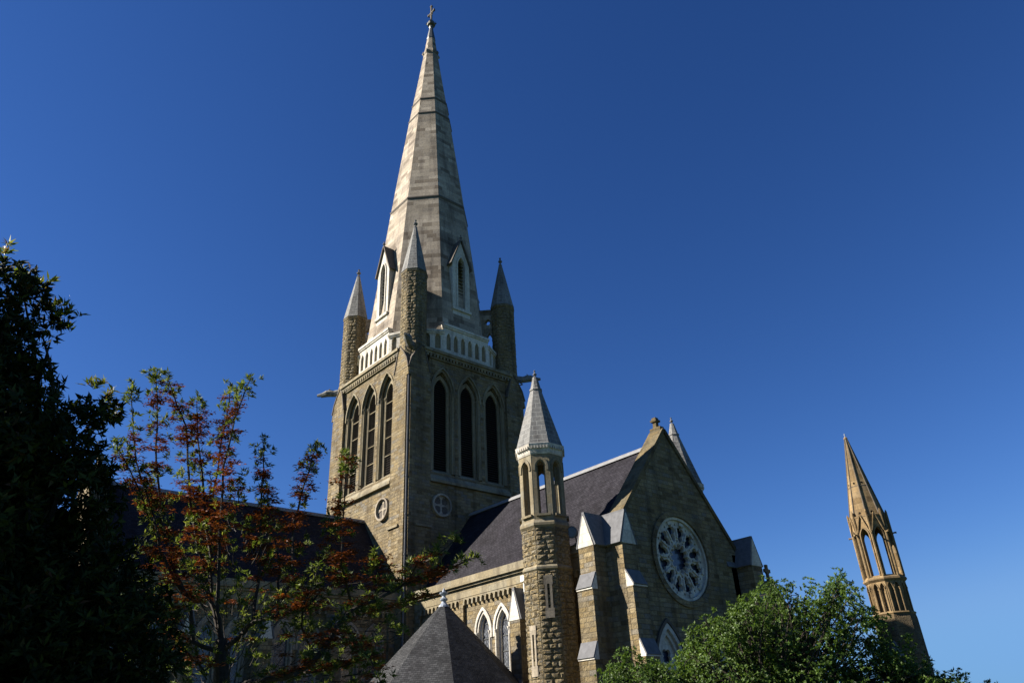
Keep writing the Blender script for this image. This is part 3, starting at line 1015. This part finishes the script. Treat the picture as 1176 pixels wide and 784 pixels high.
# ------------------------------------------------------------------ octagonal side chapel (front, below)
px_, py_ = 15.9, -9.75
ch = thing('octagonal_chapel', 'low octagonal stone annex with dark slate pyramid roof and lead finial', 'chapel', (px_, py_, 0))
b = MB(); b.ngon(px_, py_, 8, [(0, 4.75), (3.9, 4.75)], rot=rad(15)); b.build('wall', SAND, ch)
OR = rad(-33.7)
r = MB(); r.ngon(px_, py_, 8, [(3.45, 5.35), (3.6, 5.40), (8.98, .10)], rot=rad(15))
roofp = r.build('roof', SLATED, ch)

f = MB(); f.ngon(px_, py_, 12, [(8.75, .34), (8.85, .30), (8.98, .16), (9.08, .13), (9.14, .22), (9.22, .24), (9.3, .13), (9.38, .10), (9.5, .24), (9.58, .27), (9.62, .12), (9.72, .08), (9.85, .015)])
f.build('finial', LEAD, roofp, smooth=False)
for az in (-97.5, -52.5, -7.5):
    a = rad(az); n = Vector((math.cos(a), math.sin(a), 0)); t = Vector((-n.y, n.x, 0))
    o = Vector((px_, py_, 0)) + n * (4.75 * math.cos(rad(22.5)) + .05)
    w_ = MB(); w_.slab(o, t, n, arch_band(0, .5, .2, 1.2, 2.4, 3.1, 7), (), .15)
    q = w_.build('window', PALE, ch)
    g_ = MB(); g_.slab(o - n * .02, t, n, arch(0, .52, 1.2, 2.4, 3.1, 6), (), .01); g_.build('glass', GLASS, q)

# ------------------------------------------------------------------ small chapel whose cross shows over the tree
sc_ = thing('side_chapel', 'low gabled stone chapel with small stone cross just showing over the green tree', 'chapel', (18, 16, 0))
b = MB()
b.slab(Vector((22.4, 16, 0)), Y, X, [(-4, 0), (4, 0), (4, 6.4), (0, 11.1), (-4, 6.4)], [arch(0, 1.0, 3, 5.5, 7.5)], 16)
b.build('wall', SAND, sc_)
b = MB()
for s in (-1, 1):
    a = Vector((0, s * 4.3, 6.1)); c = Vector((0, 0, 11.3)); dv = (c - a) / 2; nn_ = Vector((0, s * (c - a).z, 4.3)).normalized()
    b.obox(Vector((14.5, 16, 0)) + (a + c) / 2 + nn_ * .06, dv, X * 8.0, nn_ * .08)
b.build('roof', SLATED, sc_)
b = MB()
b.slab(Vector((22.3, 16, 0)), Y, X, [(-.2, 11.1), (.2, 11.1), (.12, 11.5), (.09, 12.0), (.36, 11.96), (.36, 12.22), (.09, 12.18), (.13, 12.55), (-.13, 12.55), (-.09, 12.18), (-.36, 12.22), (-.36, 11.96), (-.09, 12.0), (-.12, 11.5)], (), .18)
b.slab(Vector((22.28, 16, 0)), Y, X, circle(0, 12.08, .25, 16), [circle(0, 12.08, .17, 16)], .14)
b.build('cross', OCHRE, sc_)

# ------------------------------------------------------------------ west annex glimpsed at the far left
wa = thing('stone_annex', 'low stone wing seen through the dark tree at the far left', 'building', (1, -33, 0))
b = MB()
b.box(-5, 5.4, -38, -29.2, 0, 10.6)
b.box(5.4, 6.0, -31.0, -30.2, 0, 9.2)
b.box(5.4, 6.0, -35.0, -34.2, 0, 9.2)
b.build('wall', DRESS, wa)
b = MB(); b.box(-5.2, 5.65, -38.2, -29.0, 10.6, 10.95); b.box(-5.1, 5.52, -38.1, -29.1, 9.1, 9.3)
b.build('coping', DRESS, wa)
b = MB()
b.slab(Vector((5.44, -32.6, 0)), -Y, X, arch_band(0, .7, .25, 3, 6.0, 7.6), (), .1); b.build('window_frame', PALE, wa)
b = MB(); b.slab(Vector((5.42, -32.6, 0)), -Y, X, arch(0, .72, 3, 6.0, 7.6), (), .015); b.build('glass', GLASS, wa)


# ------------------------------------------------------------------ separate tall turret on the right
def PXD(px, py, D):
    """a world point seen at photo pixel (px, py) at horizontal distance D from the camera"""
    v = FWD * FPX + RGT * (px - 588) - UPV * (py - 392)
    h = math.hypot(v.x, v.y)
    return CAM + v * (D / h)


TD = 56
tp_ = PXD(1000, 610, TD)
az_ = rad(112.93)
TX, TY = CAM.x + TD * math.cos(az_), CAM.y + TD * math.sin(az_)


def zt(py):
    lo, hi = -10.0, 60.0
    for _ in range(50):
        m = (lo + hi) / 2
        q = Vector((TX, TY, m)) - CAM
        y = 392 - FPX * q.dot(UPV) / q.dot(FWD)
        if y > py: lo = m
        else: hi = m
    return lo


rt_ = thing('stone_turret', 'tall weathered ochre octagonal turret with open arcade, right of the green tree', 'turret', (TX, TY, 0))
zA, zC, zB1, zB2, zS, zK = zt(499), zt(596), zt(612), zt(662), zt(668), zt(706)
R = 1.193
r0 = rad(22.5)
ap = R * math.cos(r0); hw = R * math.sin(r0)
b = MB(); b.ngon(TX, TY, 8, [(0, 1.361), (zK - 0.294, 1.294), (zK, 1.252)]); b.build('shaft', OCHREROCK, rt_)
b = MB()
b.ngon(TX, TY, 8, [(zK - 0.050, 1.260), (zK + 0.034, 1.327), (zK + 0.118, 1.252)])
b.build('string_course', OCHRE, rt_)
b = MB()
b.ngon(TX, TY, 8, [(zS - 0.067, 1.226), (zS + 0.050, 1.344), (zS + 0.168, 1.319), (zS + 0.286, 1.176)])
b.build('string_course', OCHRE, rt_)
ar = MB(); bk = MB(); lt = MB(); md = MB(); gb2 = MB()
for k in range(8):
    a = rad(45 * k)
    n = Vector((math.cos(a), math.sin(a), 0)); t = Vector((-n.y, n.x, 0))
    o = Vector((TX, TY, 0)) + n * ap
    ar.slab(o, t, n, [(-hw, zK), (hw, zK), (hw, zS), (-hw, zS)], [arch(-0.214, 0.147, zK + 0.151, zS - 0.504, zS - 0.168, 5), arch(0.214, 0.147, zK + 0.151, zS - 0.504, zS - 0.168, 5)], 0.134)
    for s in (-0.428, 0, 0.428):
        p = o + t * s * 0.823 + n * 0.017
        md.tube([p + UP * (zK + 0.118), p + UP * (zS - 0.529)], 0.038, 6)
        md.tube([p + UP * (zS - 0.563), p + UP * (zS - 0.470)], [0.042, 0.071], 6)
    for s in (-0.214, 0.214):
        md.slab(o + n * 0.042, t, n, arch_band(s, 0.147, 0.055, zS - 0.512, zS - 0.504, zS - 0.168, 5), (), 0.059)
    lt.slab(o, t, n, [(-hw, zS), (hw, zS), (hw, zC), (-hw, zC)], [arch(0, 0.252, zS + 0.319, zC - 1.302, zC - 0.773, 7)], 0.227)
    md.slab(o + n * 0.059, t, n, arch_band(0, 0.269, 0.071, zS + 0.294, zC - 1.302, zC - 0.756, 7), (), 0.084)
    # steep gablet over each opening
    for s in (-1, 1):
        aa = t * s * 0.386 + UP * (zC - 1.008); cc_ = UP * (zC + 0.210)
        dv = (cc_ - aa) / 2; nn_ = dv.cross(n).normalized()
        gb2.obox(o + n * 0.071 + (aa + cc_) / 2, dv, n * 0.042, nn_ * 0.029)
    # angle shafts with little caps
    ac = rad(22.5 + 45 * k); d = Vector((math.cos(ac), math.sin(ac), 0))
    p = Vector((TX, TY, 0)) + d * (R + 0.025)
    md.tube([p + UP * (zS + 0.235), p + UP * (zC + 0.059), p + UP * (zC + 0.319), p + UP * (zC + 0.470)], [0.076, 0.071, 0.071, 0.013], 6)
    q = Vector((TX, TY, zC - 1.134)) + d * (R + 0.059)
    md.tube([q, q + d * 0.168 + UP * 0.017, q + d * 0.252], [0.050, 0.059, 0.071], 5)
ar.build('blind_arcade', OCHRE, rt_)
bk.ngon(TX, TY, 8, [(zK, R - 0.160), (zS, R - 0.160)]); bk.build('arcade_back', OCHRE, rt_)
lt.build('lantern', OCHRE, rt_)
md.build('shaft_and_moulding', OCHRE, rt_)
gb2.build('gablet', OCHRE, rt_)
b = MB(); b.ngon(TX, TY, 8, [(zC - 0.034, 1.210), (zC + 0.059, 1.235), (zC + 0.118, 1.092), (zA - 0.378, 0.101), (zA - 0.336, 0.134), (zA - 0.277, 0.134), (zA - 0.185, 0.076)])
cone = b.build('cone', OCHRE, rt_)
b = MB()
for k in range(8):
    ac = rad(22.5 + 45 * k); d = Vector((math.cos(ac), math.sin(ac), 0))
    b.tube([Vector((TX, TY, zC + 0.168)) + d * 1.100, Vector((TX, TY, zA - 0.378)) + d * 0.109], [0.042, 0.025], 5)
zm = zt(560)
b.ngon(TX, TY, 8, [(zm - 0.050, 1.092 * (zA - zm) / (zA - zC) + 0.017), (zm, 1.092 * (zA - zm) / (zA - zC) + 0.050), (zm + 0.059, 1.092 * (zA - zm) / (zA - zC) - 0.017)])
b.build('rib', DARKM, cone)
b = MB()
for k in range(8):
    a = rad(45 * k); n = Vector((math.cos(a), math.sin(a), 0)); t = Vector((-n.y, n.x, 0))
    rr = 1.092 * (zA - zm - 0.210) / (zA - zC) * math.cos(r0)
    b.slab(Vector((TX, TY, 0)) + n * (rr + 0.042), t, n, circle(0, zm + 0.210, 0.071, 10), (), 0.084)
    b.slab(Vector((TX, TY, 0)) + n * (1.046 * math.cos(r0) + 0.029), t, n, circle(0, zC + 0.277, 0.084, 10), (), 0.084)
b.build('vent', VOID, cone)
b = MB(); finial(b, TX, TY, zA - 0.185, 0.302); b.build('finial', LEAD, rt_)
# pinnacle of the hidden building beside its shaft
b = MB()
qx, qy = TX + 0.252, TY - 1.680
zq = zt(735)
b.ngon(qx, qy, 4, [(0, 0.504), (zq - 1.260, 0.504), (zq - 1.218, 0.571), (zq - 0.084, 0.042)], rot=rad(45)); b.build('buttress_cap', GREYSLAB, rt_)

# ------------------------------------------------------------------ floodlight on the eaves
fl = thing('floodlight', 'dark drum floodlight on a bracket at the eaves between turret and buttress', 'lamp', (23.35, -5.75, 11.3))
b = MB()
d = Vector((.45, -.75, -.1)).normalized()
c0 = Vector((23.35, -6.0, 12.0))
b.tube([c0 - d * .32, c0 - d * .26, c0 + d * .1, c0 + d * .14, c0 + d * .34], [.16, .24, .28, .33, .35], 14); b.build('housing', IRON, fl)
b = MB(); b.tube([c0 + d * .345, c0 + d * .36], [.30, .28], 14); b.build('lens', BLUEGLASS, fl)
b = MB(); b.tube([(23.35, -5.72, 11.3), (23.35, -5.8, 11.8), c0], .04, 6); b.box(23.2, 23.5, -5.9, -5.5, 11.25, 11.36); b.build('bracket', IRON, fl)


# ------------------------------------------------------------------ trees
class Leaves:
    def __init__(s, seed):
        s.r = np.random.RandomState(seed); s.P = []

    def add(s, pos, axis, nrm, L, W, kind='leaf'):
        """arrays of leaf bases, unit axes, normals, lengths, widths"""
        s.P.append((pos, axis, nrm, L, W))

    def build(s, name, m, parent):
        pos = np.concatenate([p[0] for p in s.P]); ax = np.concatenate([p[1] for p in s.P]); nr = np.concatenate([p[2] for p in s.P])
        L = np.concatenate([p[3] for p in s.P])[:, None]; W = np.concatenate([p[4] for p in s.P])[:, None]
        sd = np.cross(ax, nr); sd /= np.linalg.norm(sd, axis=1)[:, None] + 1e-9
        up = np.cross(sd, ax)
        v0 = pos; v1 = pos + ax * L * .42 + sd * W * .5 + up * L * .06; v3 = pos + ax * L * .42 - sd * W * .5 + up * L * .06; v2 = pos + ax * L - up * L * .10
        V = np.stack([v0, v1, v2, v3], 1).reshape(-1, 3).astype(np.float32)
        n = len(pos)
        me = bpy.data.meshes.new(name)
        me.vertices.add(4 * n); me.vertices.foreach_set('co', V.ravel())
        me.loops.add(4 * n); me.loops.foreach_set('vertex_index', np.arange(4 * n, dtype=np.int32))
        me.polygons.add(n); me.polygons.foreach_set('loop_start', np.arange(0, 4 * n, 4, dtype=np.int32))
        try: me.polygons.foreach_set('loop_total', np.full(n, 4, dtype=np.int32))
        except Exception: pass
        me.update(); me.validate()
        me.materials.append(m)
        o = bpy.data.objects.new(name, me); COL.objects.link(o)
        o.parent = parent; o.matrix_parent_inverse = parent.matrix_basis.inverted()
        return o


def unit(v):
    return v / (np.linalg.norm(v, axis=-1, keepdims=True) + 1e-9)


def whorls(rs, centres, dirs, k, L, W, spread=(.35, 1.0), droop=0.0, lj=.3):
    """k leaves round each shoot tip"""
    n = len(centres)
    c = np.repeat(centres, k, 0); d = np.repeat(dirs, k, 0)
    rnd = unit(rs.normal(size=(n * k, 3)))
    perp = unit(rnd - (rnd * d).sum(1)[:, None] * d)
    sp_ = rs.uniform(spread[0], spread[1], (n * k, 1))
    ax = unit(d * (1 - sp_ * .8) + perp * sp_ * 1.1 + np.array([0, 0, -droop]))
    nr = unit(np.cross(ax, perp) * 0.2 + d + rs.normal(size=(n * k, 3)) * .35)
    Ls = L * rs.uniform(1 - lj, 1 + lj, n * k)
    return c + rs.normal(size=(n * k, 3)) * L * .12, ax, nr, Ls, W * rs.uniform(.75, 1.25, n * k)


def lumps_points(rs, lumps, per_area, shell=(.72, 1.04)):
    pts, dirs = [], []
    for c, r in lumps:
        m = int(per_area * 4 * math.pi * r * r)
        d = unit(rs.normal(size=(m, 3)))
        # clumpy density: keep points near a set of random sub-centres
        sub = unit(rs.normal(size=(max(6, int(14 * r * r)), 3)))
        best = (d @ sub.T).max(1)
        keep = best > rs.uniform(.70, .97, m)
        d = d[keep]
        rr = r * rs.uniform(shell[0], shell[1], (len(d), 1)) * (1 + .22 * (best[keep][:, None] - .9) * 4)
        pts.append(np.array(c)[None] + d * rr)
        dirs.append(unit(d + np.array([0, 0, .35]) + rs.normal(size=d.shape) * .3))
    return np.concatenate(pts), np.concatenate(dirs)


def limb(mb, a, b, r0, r1, rnd, bend=.12, n=6):
    a, b = Vector(a), Vector(b)
    L = (b - a).length
    pts = []
    off = Vector((rnd.uniform(-1, 1), rnd.uniform(-1, 1), rnd.uniform(-.4, .6))) * L * bend
    for i in range(n + 1):
        u = i / n
        pts.append(a.lerp(b, u) + off * math.sin(math.pi * u) + Vector((rnd.uniform(-1, 1), rnd.uniform(-1, 1), 0)) * L * .012)
    mb.tube(pts, [r0 + (r1 - r0) * i / n for i in range(n + 1)], 6)
    return pts


def lumps_px(lst):
    out = []
    for px, py, D, rpx in lst:
        c = PXD(px, py, D)
        out.append(((c.x, c.y, c.z), rpx * (c - CAM).length / FPX))
    return out


# -- dark broad-leaved tree at the left
rs = np.random.RandomState(4); rnd = random.Random(4)
D0 = 12.0
tb = PXD(-70, 900, D0 + .4)
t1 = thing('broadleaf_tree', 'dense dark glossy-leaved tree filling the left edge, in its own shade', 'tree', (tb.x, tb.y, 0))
lump = lumps_px([(2, 350, 12, 42), (30, 352, 12.3, 24), (52, 368, 12.3, 20), (62, 378, 12.3, 12), (-40, 400, 12, 58), (14, 408, 12.2, 36), (30, 430, 12.4, 26), (-90, 430, 12.5, 90), (-25, 500, 11.5, 80), (50, 510, 12, 52), (98, 486, 12.2, 32), (118, 472, 12.4, 20), (78, 482, 12.4, 22),
                 (60, 575, 12, 58), (100, 540, 12.6, 28), (-10, 600, 12, 70), (92, 650, 11.8, 52), (35, 690, 12, 60), (135, 700, 11.6, 48), (150, 760, 11.4, 42), (90, 750, 12, 70), (20, 770, 12, 75), (-60, 700, 12, 90),
                 (100, 830, 12, 80), (0, 850, 12, 90), (-140, 560, 12.5, 110), (-180, 700, 12.5, 120), (-120, 330, 12.6, 70), (-50, 330, 12.4, 40), (112, 600, 12.2, 26), (-30, 900, 12, 100), (28, 318, 12.2, 10), (10, 312, 12.2, 14),
                 (-220, 450, 13.5, 110), (-150, 620, 15, 130), (-50, 520, 14.5, 80), (-60, 650, 14.5, 110), (60, 640, 13.5, 60), (110, 700, 13.5, 55), (60, 540, 13.3, 45), (120, 760, 13, 60)])
pts, dirs = lumps_points(rs, lump, 52, (.45, 1.0))
L1 = Leaves(1)
L1.add(*whorls(rs, pts, dirs, 8, .135, .045, (.3, .95), .1))
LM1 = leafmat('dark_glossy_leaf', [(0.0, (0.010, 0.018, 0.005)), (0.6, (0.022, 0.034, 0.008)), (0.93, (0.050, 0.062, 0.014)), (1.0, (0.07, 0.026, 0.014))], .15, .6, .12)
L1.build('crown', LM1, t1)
# shoot tips near the top; sunlight on them put into a paler leaf colour
tips = [(10, 297), (2, 312), (48, 328), (72, 360), (60, 352), (22, 322), (78, 368), (110, 445), (125, 452), (30, 330)]
tp3 = np.array([list(PXD(a, b_, 12.1 + .2 * (i % 3))) for i, (a, b_) in enumerate(tips)])
tp3 = np.concatenate([tp3 + rs.normal(size=tp3.shape) * .07 + np.array([-.02, -.03, .03]) for _ in range(5)])
L1b = Leaves(2); L1b.add(*whorls(rs, tp3, unit(np.tile([[0, 0, 1.0]], (len(tp3), 1)) + rs.normal(size=tp3.shape) * .2), 9, .15, .04, (.2, .8)))
L1b.build('sunlit_tips', leafmat('sunlit_leaf', [(0, (0.10, 0.14, 0.02)), (.7, (0.16, 0.18, 0.04)), (1, (0.16, 0.07, 0.03))], .4, .5, .3), t1)
tr = MB()
base = Vector((tb.x, tb.y, 0)); fork = base + UP * 2.2
tr.tube([base, base + UP * .3, fork], [.34, .26, .2], 9)
for c, r in lump:
    if c[2] > 2.2:
        st_ = fork.lerp(base + UP * min(4.8, c[2] * .7), .5 + .4 * rnd.random()) if c[2] > 4 else fork
        limb(tr, st_, st_.lerp(Vector(c), .93), .08, .012, rnd)
tr.tube([fork, base + Vector((.1, .1, 3.6)), base + Vector((-.1, .2, 4.6)), base + Vector((0, .3, 5.2))], [.2, .15, .09, .03], 8)
tr.build('trunk', BARK, t1)

# -- open tree with rust-red flower combs
rs = np.random.RandomState(11); rnd = random.Random(11)
D0 = 15.0
fb = PXD(255, 800, D0)
t2 = thing('flowering_tree', 'open upright tree with rust-red flowers and green leaf tufts, in front of the nave', 'tree', (fb.x, fb.y, 0))
tr = MB()
tr.tube([(fb.x + .05, fb.y, 0), (fb.x, fb.y, .8), tuple(PXD(256, 790, D0)), tuple(PXD(254, 749, D0)), tuple(PXD(254, 733, D0))], [.2, .15, .13, .12, .10], 9)
stems = [  # photo-traced stem lines, each with its own depth
    ([(254, 735), (243, 694), (242, 640), (245, 563), (256, 500), (265, 445)], 15.3, .05),
    ([(254, 735), (250, 700), (252, 610), (257, 535), (270, 480), (287, 436)], 14.7, .055),
    ([(250, 720), (236, 665), (222, 600), (216, 545), (214, 490), (200, 455), (193, 436)], 15.6, .05),
    ([(254, 749), (222, 738), (217, 690), (195, 645), (186, 600), (180, 530), (181, 470), (179, 428)], 14.5, .06),
    ([(217, 690), (200, 664), (184, 630), (176, 590), (160, 545), (152, 500), (151, 445)], 14.2, .04),
    ([(184, 630), (172, 600), (160, 560), (133, 508)], 14.0, .03),
    ([(242, 640), (234, 580), (228, 510), (226, 460)], 15.8, .04),
    ([(254, 749), (275, 730), (292, 713), (318, 706), (335, 665), (337, 600), (350, 555), (363, 512)], 14.4, .07),
    ([(292, 713), (297, 650), (300, 590), (302, 540), (302, 508)], 15.0, .045),
    ([(297, 650), (285, 610), (275, 580), (273, 555)], 15.6, .03),
    ([(318, 706), (322, 650), (310, 600), (306, 560)], 15.4, .035),
    ([(256, 790), (300, 782), (340, 773), (362, 757), (388, 718), (405, 700), (430, 690), (464, 671), (500, 660), (543, 640)], 13.4, .085),
    ([(405, 700), (398, 672), (391, 640), (394, 590), (398, 522)], 13.3, .04),
    ([(388, 718), (410, 735), (425, 755), (440, 790)], 13.2, .025),
    ([(464, 671), (480, 648), (505, 635), (524, 620)], 13.2, .03),
    ([(405, 700), (440, 700), (470, 690), (490, 684)], 13.6, .025),
    ([(254, 749), (235, 770), (215, 750), (192, 700), (182, 680)], 15.2, .03),
    ([(318, 706), (350, 700), (372, 672), (378, 620), (385, 590)], 15.0, .03),
    ([(362, 757), (345, 720), (350, 690), (366, 650)], 13.9, .03),
    ([(340, 773), (380, 768), (410, 760)], 13.9, .03),
    ([(430, 690), (436, 660), (430, 640)], 13.5, .02),
]
gpts, gdir, fpts = [], [], []
tx = MB()


def leafy(P0, P1, i, top):
    pass


for path, D, r0_ in stems:
    k = len(path)
    pw = []
    for i, (a, b_) in enumerate(path):
        dd = D0 + (D - D0) * min(1, i / 2.0)
        pw.append(PXD(a, b_, dd + rnd.uniform(-.05, .05)))
    # resample with a little wiggle
    fine = []
    for p, q in zip(pw, pw[1:]):
        for u in (0, .33, .66):
            fine.append(p.lerp(q, u) + Vector((rnd.uniform(-1, 1), rnd.uniform(-1, 1), rnd.uniform(-1, 1))) * .018)
    fine.append(pw[-1])
    tr.tube(fine, [.68 * r0_ * (1 - .85 * i / (len(fine) - 1)) + .004 for i in range(len(fine))], 6)
    tot = 0
    Ls_ = [(q - p).length for p, q in zip(fine, fine[1:])]
    T = sum(Ls_); acc = 0; nxt = T * .22
    for (p, q), l in zip(zip(fine, fine[1:]), Ls_):
        while nxt < acc + l:
            u = (nxt - acc) / l
            c = p.lerp(q, u)
            frac = nxt / T
            layer = rnd.random() < ((.64 if fine[-1].z > 5.2 else .34) if frac < .9 else .18)       # a tier of flower combs or of leaf tufts
            k_ = rnd.choice((1, 2, 3, 3)) if frac < .93 else 3
            a0_ = rnd.uniform(0, 6.28)
            for j in range(k_):
                ang = a0_ + j * 2.2 + rnd.uniform(-.4, .4)
                ln_ = rnd.uniform(.08, .26) * (1.15 - .45 * frac)
                e = c + Vector((math.cos(ang), math.sin(ang), rnd.uniform(-.05, .35))) * ln_
                tr.tube([c, e], [.006, .003], 4)
                if layer != (rnd.random() < .12): fpts.append(list(e))
                else:
                    gpts.append(list(e)); gdir.append(list((e - c).normalized() + UP * .8))
            nxt += rnd.uniform(.07, .20)
        acc += l
    gpts.append(list(fine[-1])); gdir.append([0, 0, 1])
    gpts.append(list(fine[-1] + UP * .06)); gdir.append([0, 0, 1])
# low bushy side growth between the limbs
for i in range(430):
    a, b_ = rnd.uniform(135, 470), rnd.uniform(590, 800)
    if b_ < 590 + abs(a - 260) * .35 or (a > 440 and b_ > 735): continue
    D = rnd.uniform(13.4, 16.4)
    e = PXD(a, b_, D)
    v = Vector((fb.x, fb.y, e.z - .8)) - e; v = v.normalized() * rnd.uniform(.15, .6)
    tr.tube([e, e + v * .5 + Vector((0, 0, -.06)), e + v], [.004, .007, .010], 4)
    if rnd.random() < .16: fpts.append(list(e))
    else:
        gpts.append(list(e)); gdir.append([rnd.uniform(-.5, .5), rnd.uniform(-.5, .5), 1])
tr.build('trunk', BARKG, t2)
gp = np.array(gpts); gd = unit(np.array(gdir, float))
gp = np.concatenate([gp, gp + rs.normal(size=gp.shape) * .06]); gd = np.concatenate([gd, gd])
L2 = Leaves(3)
L2.add(*whorls(rs, gp, gd, 12, .105, .026, (.25, 1.0), .05))
L2.build('leaves', leafmat('tuft_leaf', [(0, (0.04, 0.07, 0.016)), (.5, (0.105, 0.14, 0.034)), (1, (0.22, 0.24, 0.08))], .38, .6, .2), t2)
fp = np.array(fpts)
L3 = Leaves(4)
n_ = len(fp); kk = 60
c = np.repeat(fp, kk, 0) + rs.normal(size=(n_ * kk, 3)) * np.array([.068, .068, .018])
th = rs.uniform(0, 2 * np.pi, n_ * kk)
ax = unit(np.stack([np.cos(th), np.sin(th), rs.uniform(-.25, .35, n_ * kk)], 1))
L3.add(c, ax, unit(np.array([[0, 0, 1.0]]) + rs.normal(size=ax.shape) * .4), rs.uniform(.045, .105, n_ * kk), rs.uniform(.020, .036, n_ * kk))
L3.build('flowers', leafmat('rust_flower', [(0, (0.09, 0.024, 0.014)), (.5, (0.17, 0.042, 0.018)), (1, (0.32, 0.10, 0.028))], .2, .6, .2), t2)

# -- green tree at the lower right
rs = np.random.RandomState(21); rnd = random.Random(21)
tb = PXD(900, 900, 26)
t3 = thing('leafy_tree', 'bushy mid-green tree in sun below the rose window gable, right of centre', 'tree', (tb.x, tb.y, 0))
OUT = [(695, 784), (700, 768), (712, 750), (725, 745), (740, 754), (760, 762), (788, 748), (800, 717), (812, 706), (830, 700), (845, 692), (860, 686), (872, 674), (885, 665), (905, 670), (925, 671),
       (944, 692), (954, 672), (963, 660), (974, 668), (984, 692), (1000, 702), (1012, 716), (1020, 738), (1040, 745), (1060, 760), (1085, 771), (1108, 783)]


def out_y(x):
    for (a, b_), (c, d_) in zip(OUT, OUT[1:]):
        if a <= x <= c: return b_ + (d_ - b_) * (x - a) / (c - a)
    return 900


lst = []
for (a, b_) in OUT:
    r_ = rnd.uniform(7, 12)
    lst.append((a, b_ + r_ * 1.05, 25 + 2.5 * (a - 700) / 400 + rnd.uniform(-.4, .8), r_))
for i in range(230):
    a = rnd.uniform(700, 1105); r_ = rnd.uniform(8, 19)
    lo = out_y(a) + r_ + 2
    b_ = rnd.uniform(lo, 835) if rnd.random() < .62 else lo + rnd.uniform(0, 14)
    depth = rnd.uniform(-1.7, 1.5)
    lst.append((a, b_, 25.6 + 2 * (a - 700) / 400 + depth, r_))
lst += [(1137, 783, 28.4, 6), (760, 815, 25.5, 40), (840, 800, 26, 55), (920, 790, 26.5, 60), (1000, 815, 27, 50), (880, 850, 25.5, 60), (1070, 825, 27.6, 36), (960, 760, 27.3, 34), (860, 750, 26.6, 36)]
lump = lumps_px(lst)
pts, dirs = lumps_points(rs, lump, 44, (.55, 1.15))
L4 = Leaves(5)
L4.add(*whorls(rs, pts, dirs, 8, .095, .045, (.3, 1.0), .15))
# sprays reaching beyond the crown
spr = []
for a, b_, D in [(963, 656, 27.5), (957, 662, 27.5), (968, 664, 27.5), (1040, 730, 27), (1098, 768, 28), (1106, 776, 28), (880, 664, 27), (905, 668, 27), (855, 684, 26), (820, 702, 25.5), (715, 745, 25), (722, 752, 25), (706, 765, 25), (1015, 706, 28), (1003, 700, 28), (985, 678, 27.5), (890, 672, 27), (700, 780, 25), (1045, 738, 27), (1066, 752, 27.5), (930, 664, 27), (842, 694, 26)]:
    for j in range(16):
        q = PXD(a + rnd.uniform(-7, 7), b_ + rnd.uniform(-3, 14), D + rnd.uniform(-.5, .5)); spr.append(list(q))
spr = np.array(spr)
L4.add(*whorls(rs, spr, unit(np.tile([[0, 0, 1.0]], (len(spr), 1)) + rs.normal(size=spr.shape) * .4), 8, .095, .045, (.3, 1.0)))
L4.build('crown', leafmat('mid_green_leaf', [(0, (0.032, 0.065, 0.014)), (.5, (0.070, 0.122, 0.026)), (1, (0.12, 0.18, 0.04))], .35, .5, .25), t3)
tr = MB()
base = Vector((tb.x, tb.y, 0)); fork = base + UP * 1.6
tr.tube([base, base + UP * .4, fork], [.35, .27, .2], 9)
for c, r in lump:
    pts_ = limb(tr, fork, c, .045, .012, rnd)
    for j in range(2):
        d = Vector((rnd.uniform(-1, 1), rnd.uniform(-1, 1), rnd.uniform(-.3, 1))).normalized()
        limb(tr, c, Vector(c) + d * r * .9, .012, .005, rnd, n=3)
tr.build('trunk', BARK, t3)
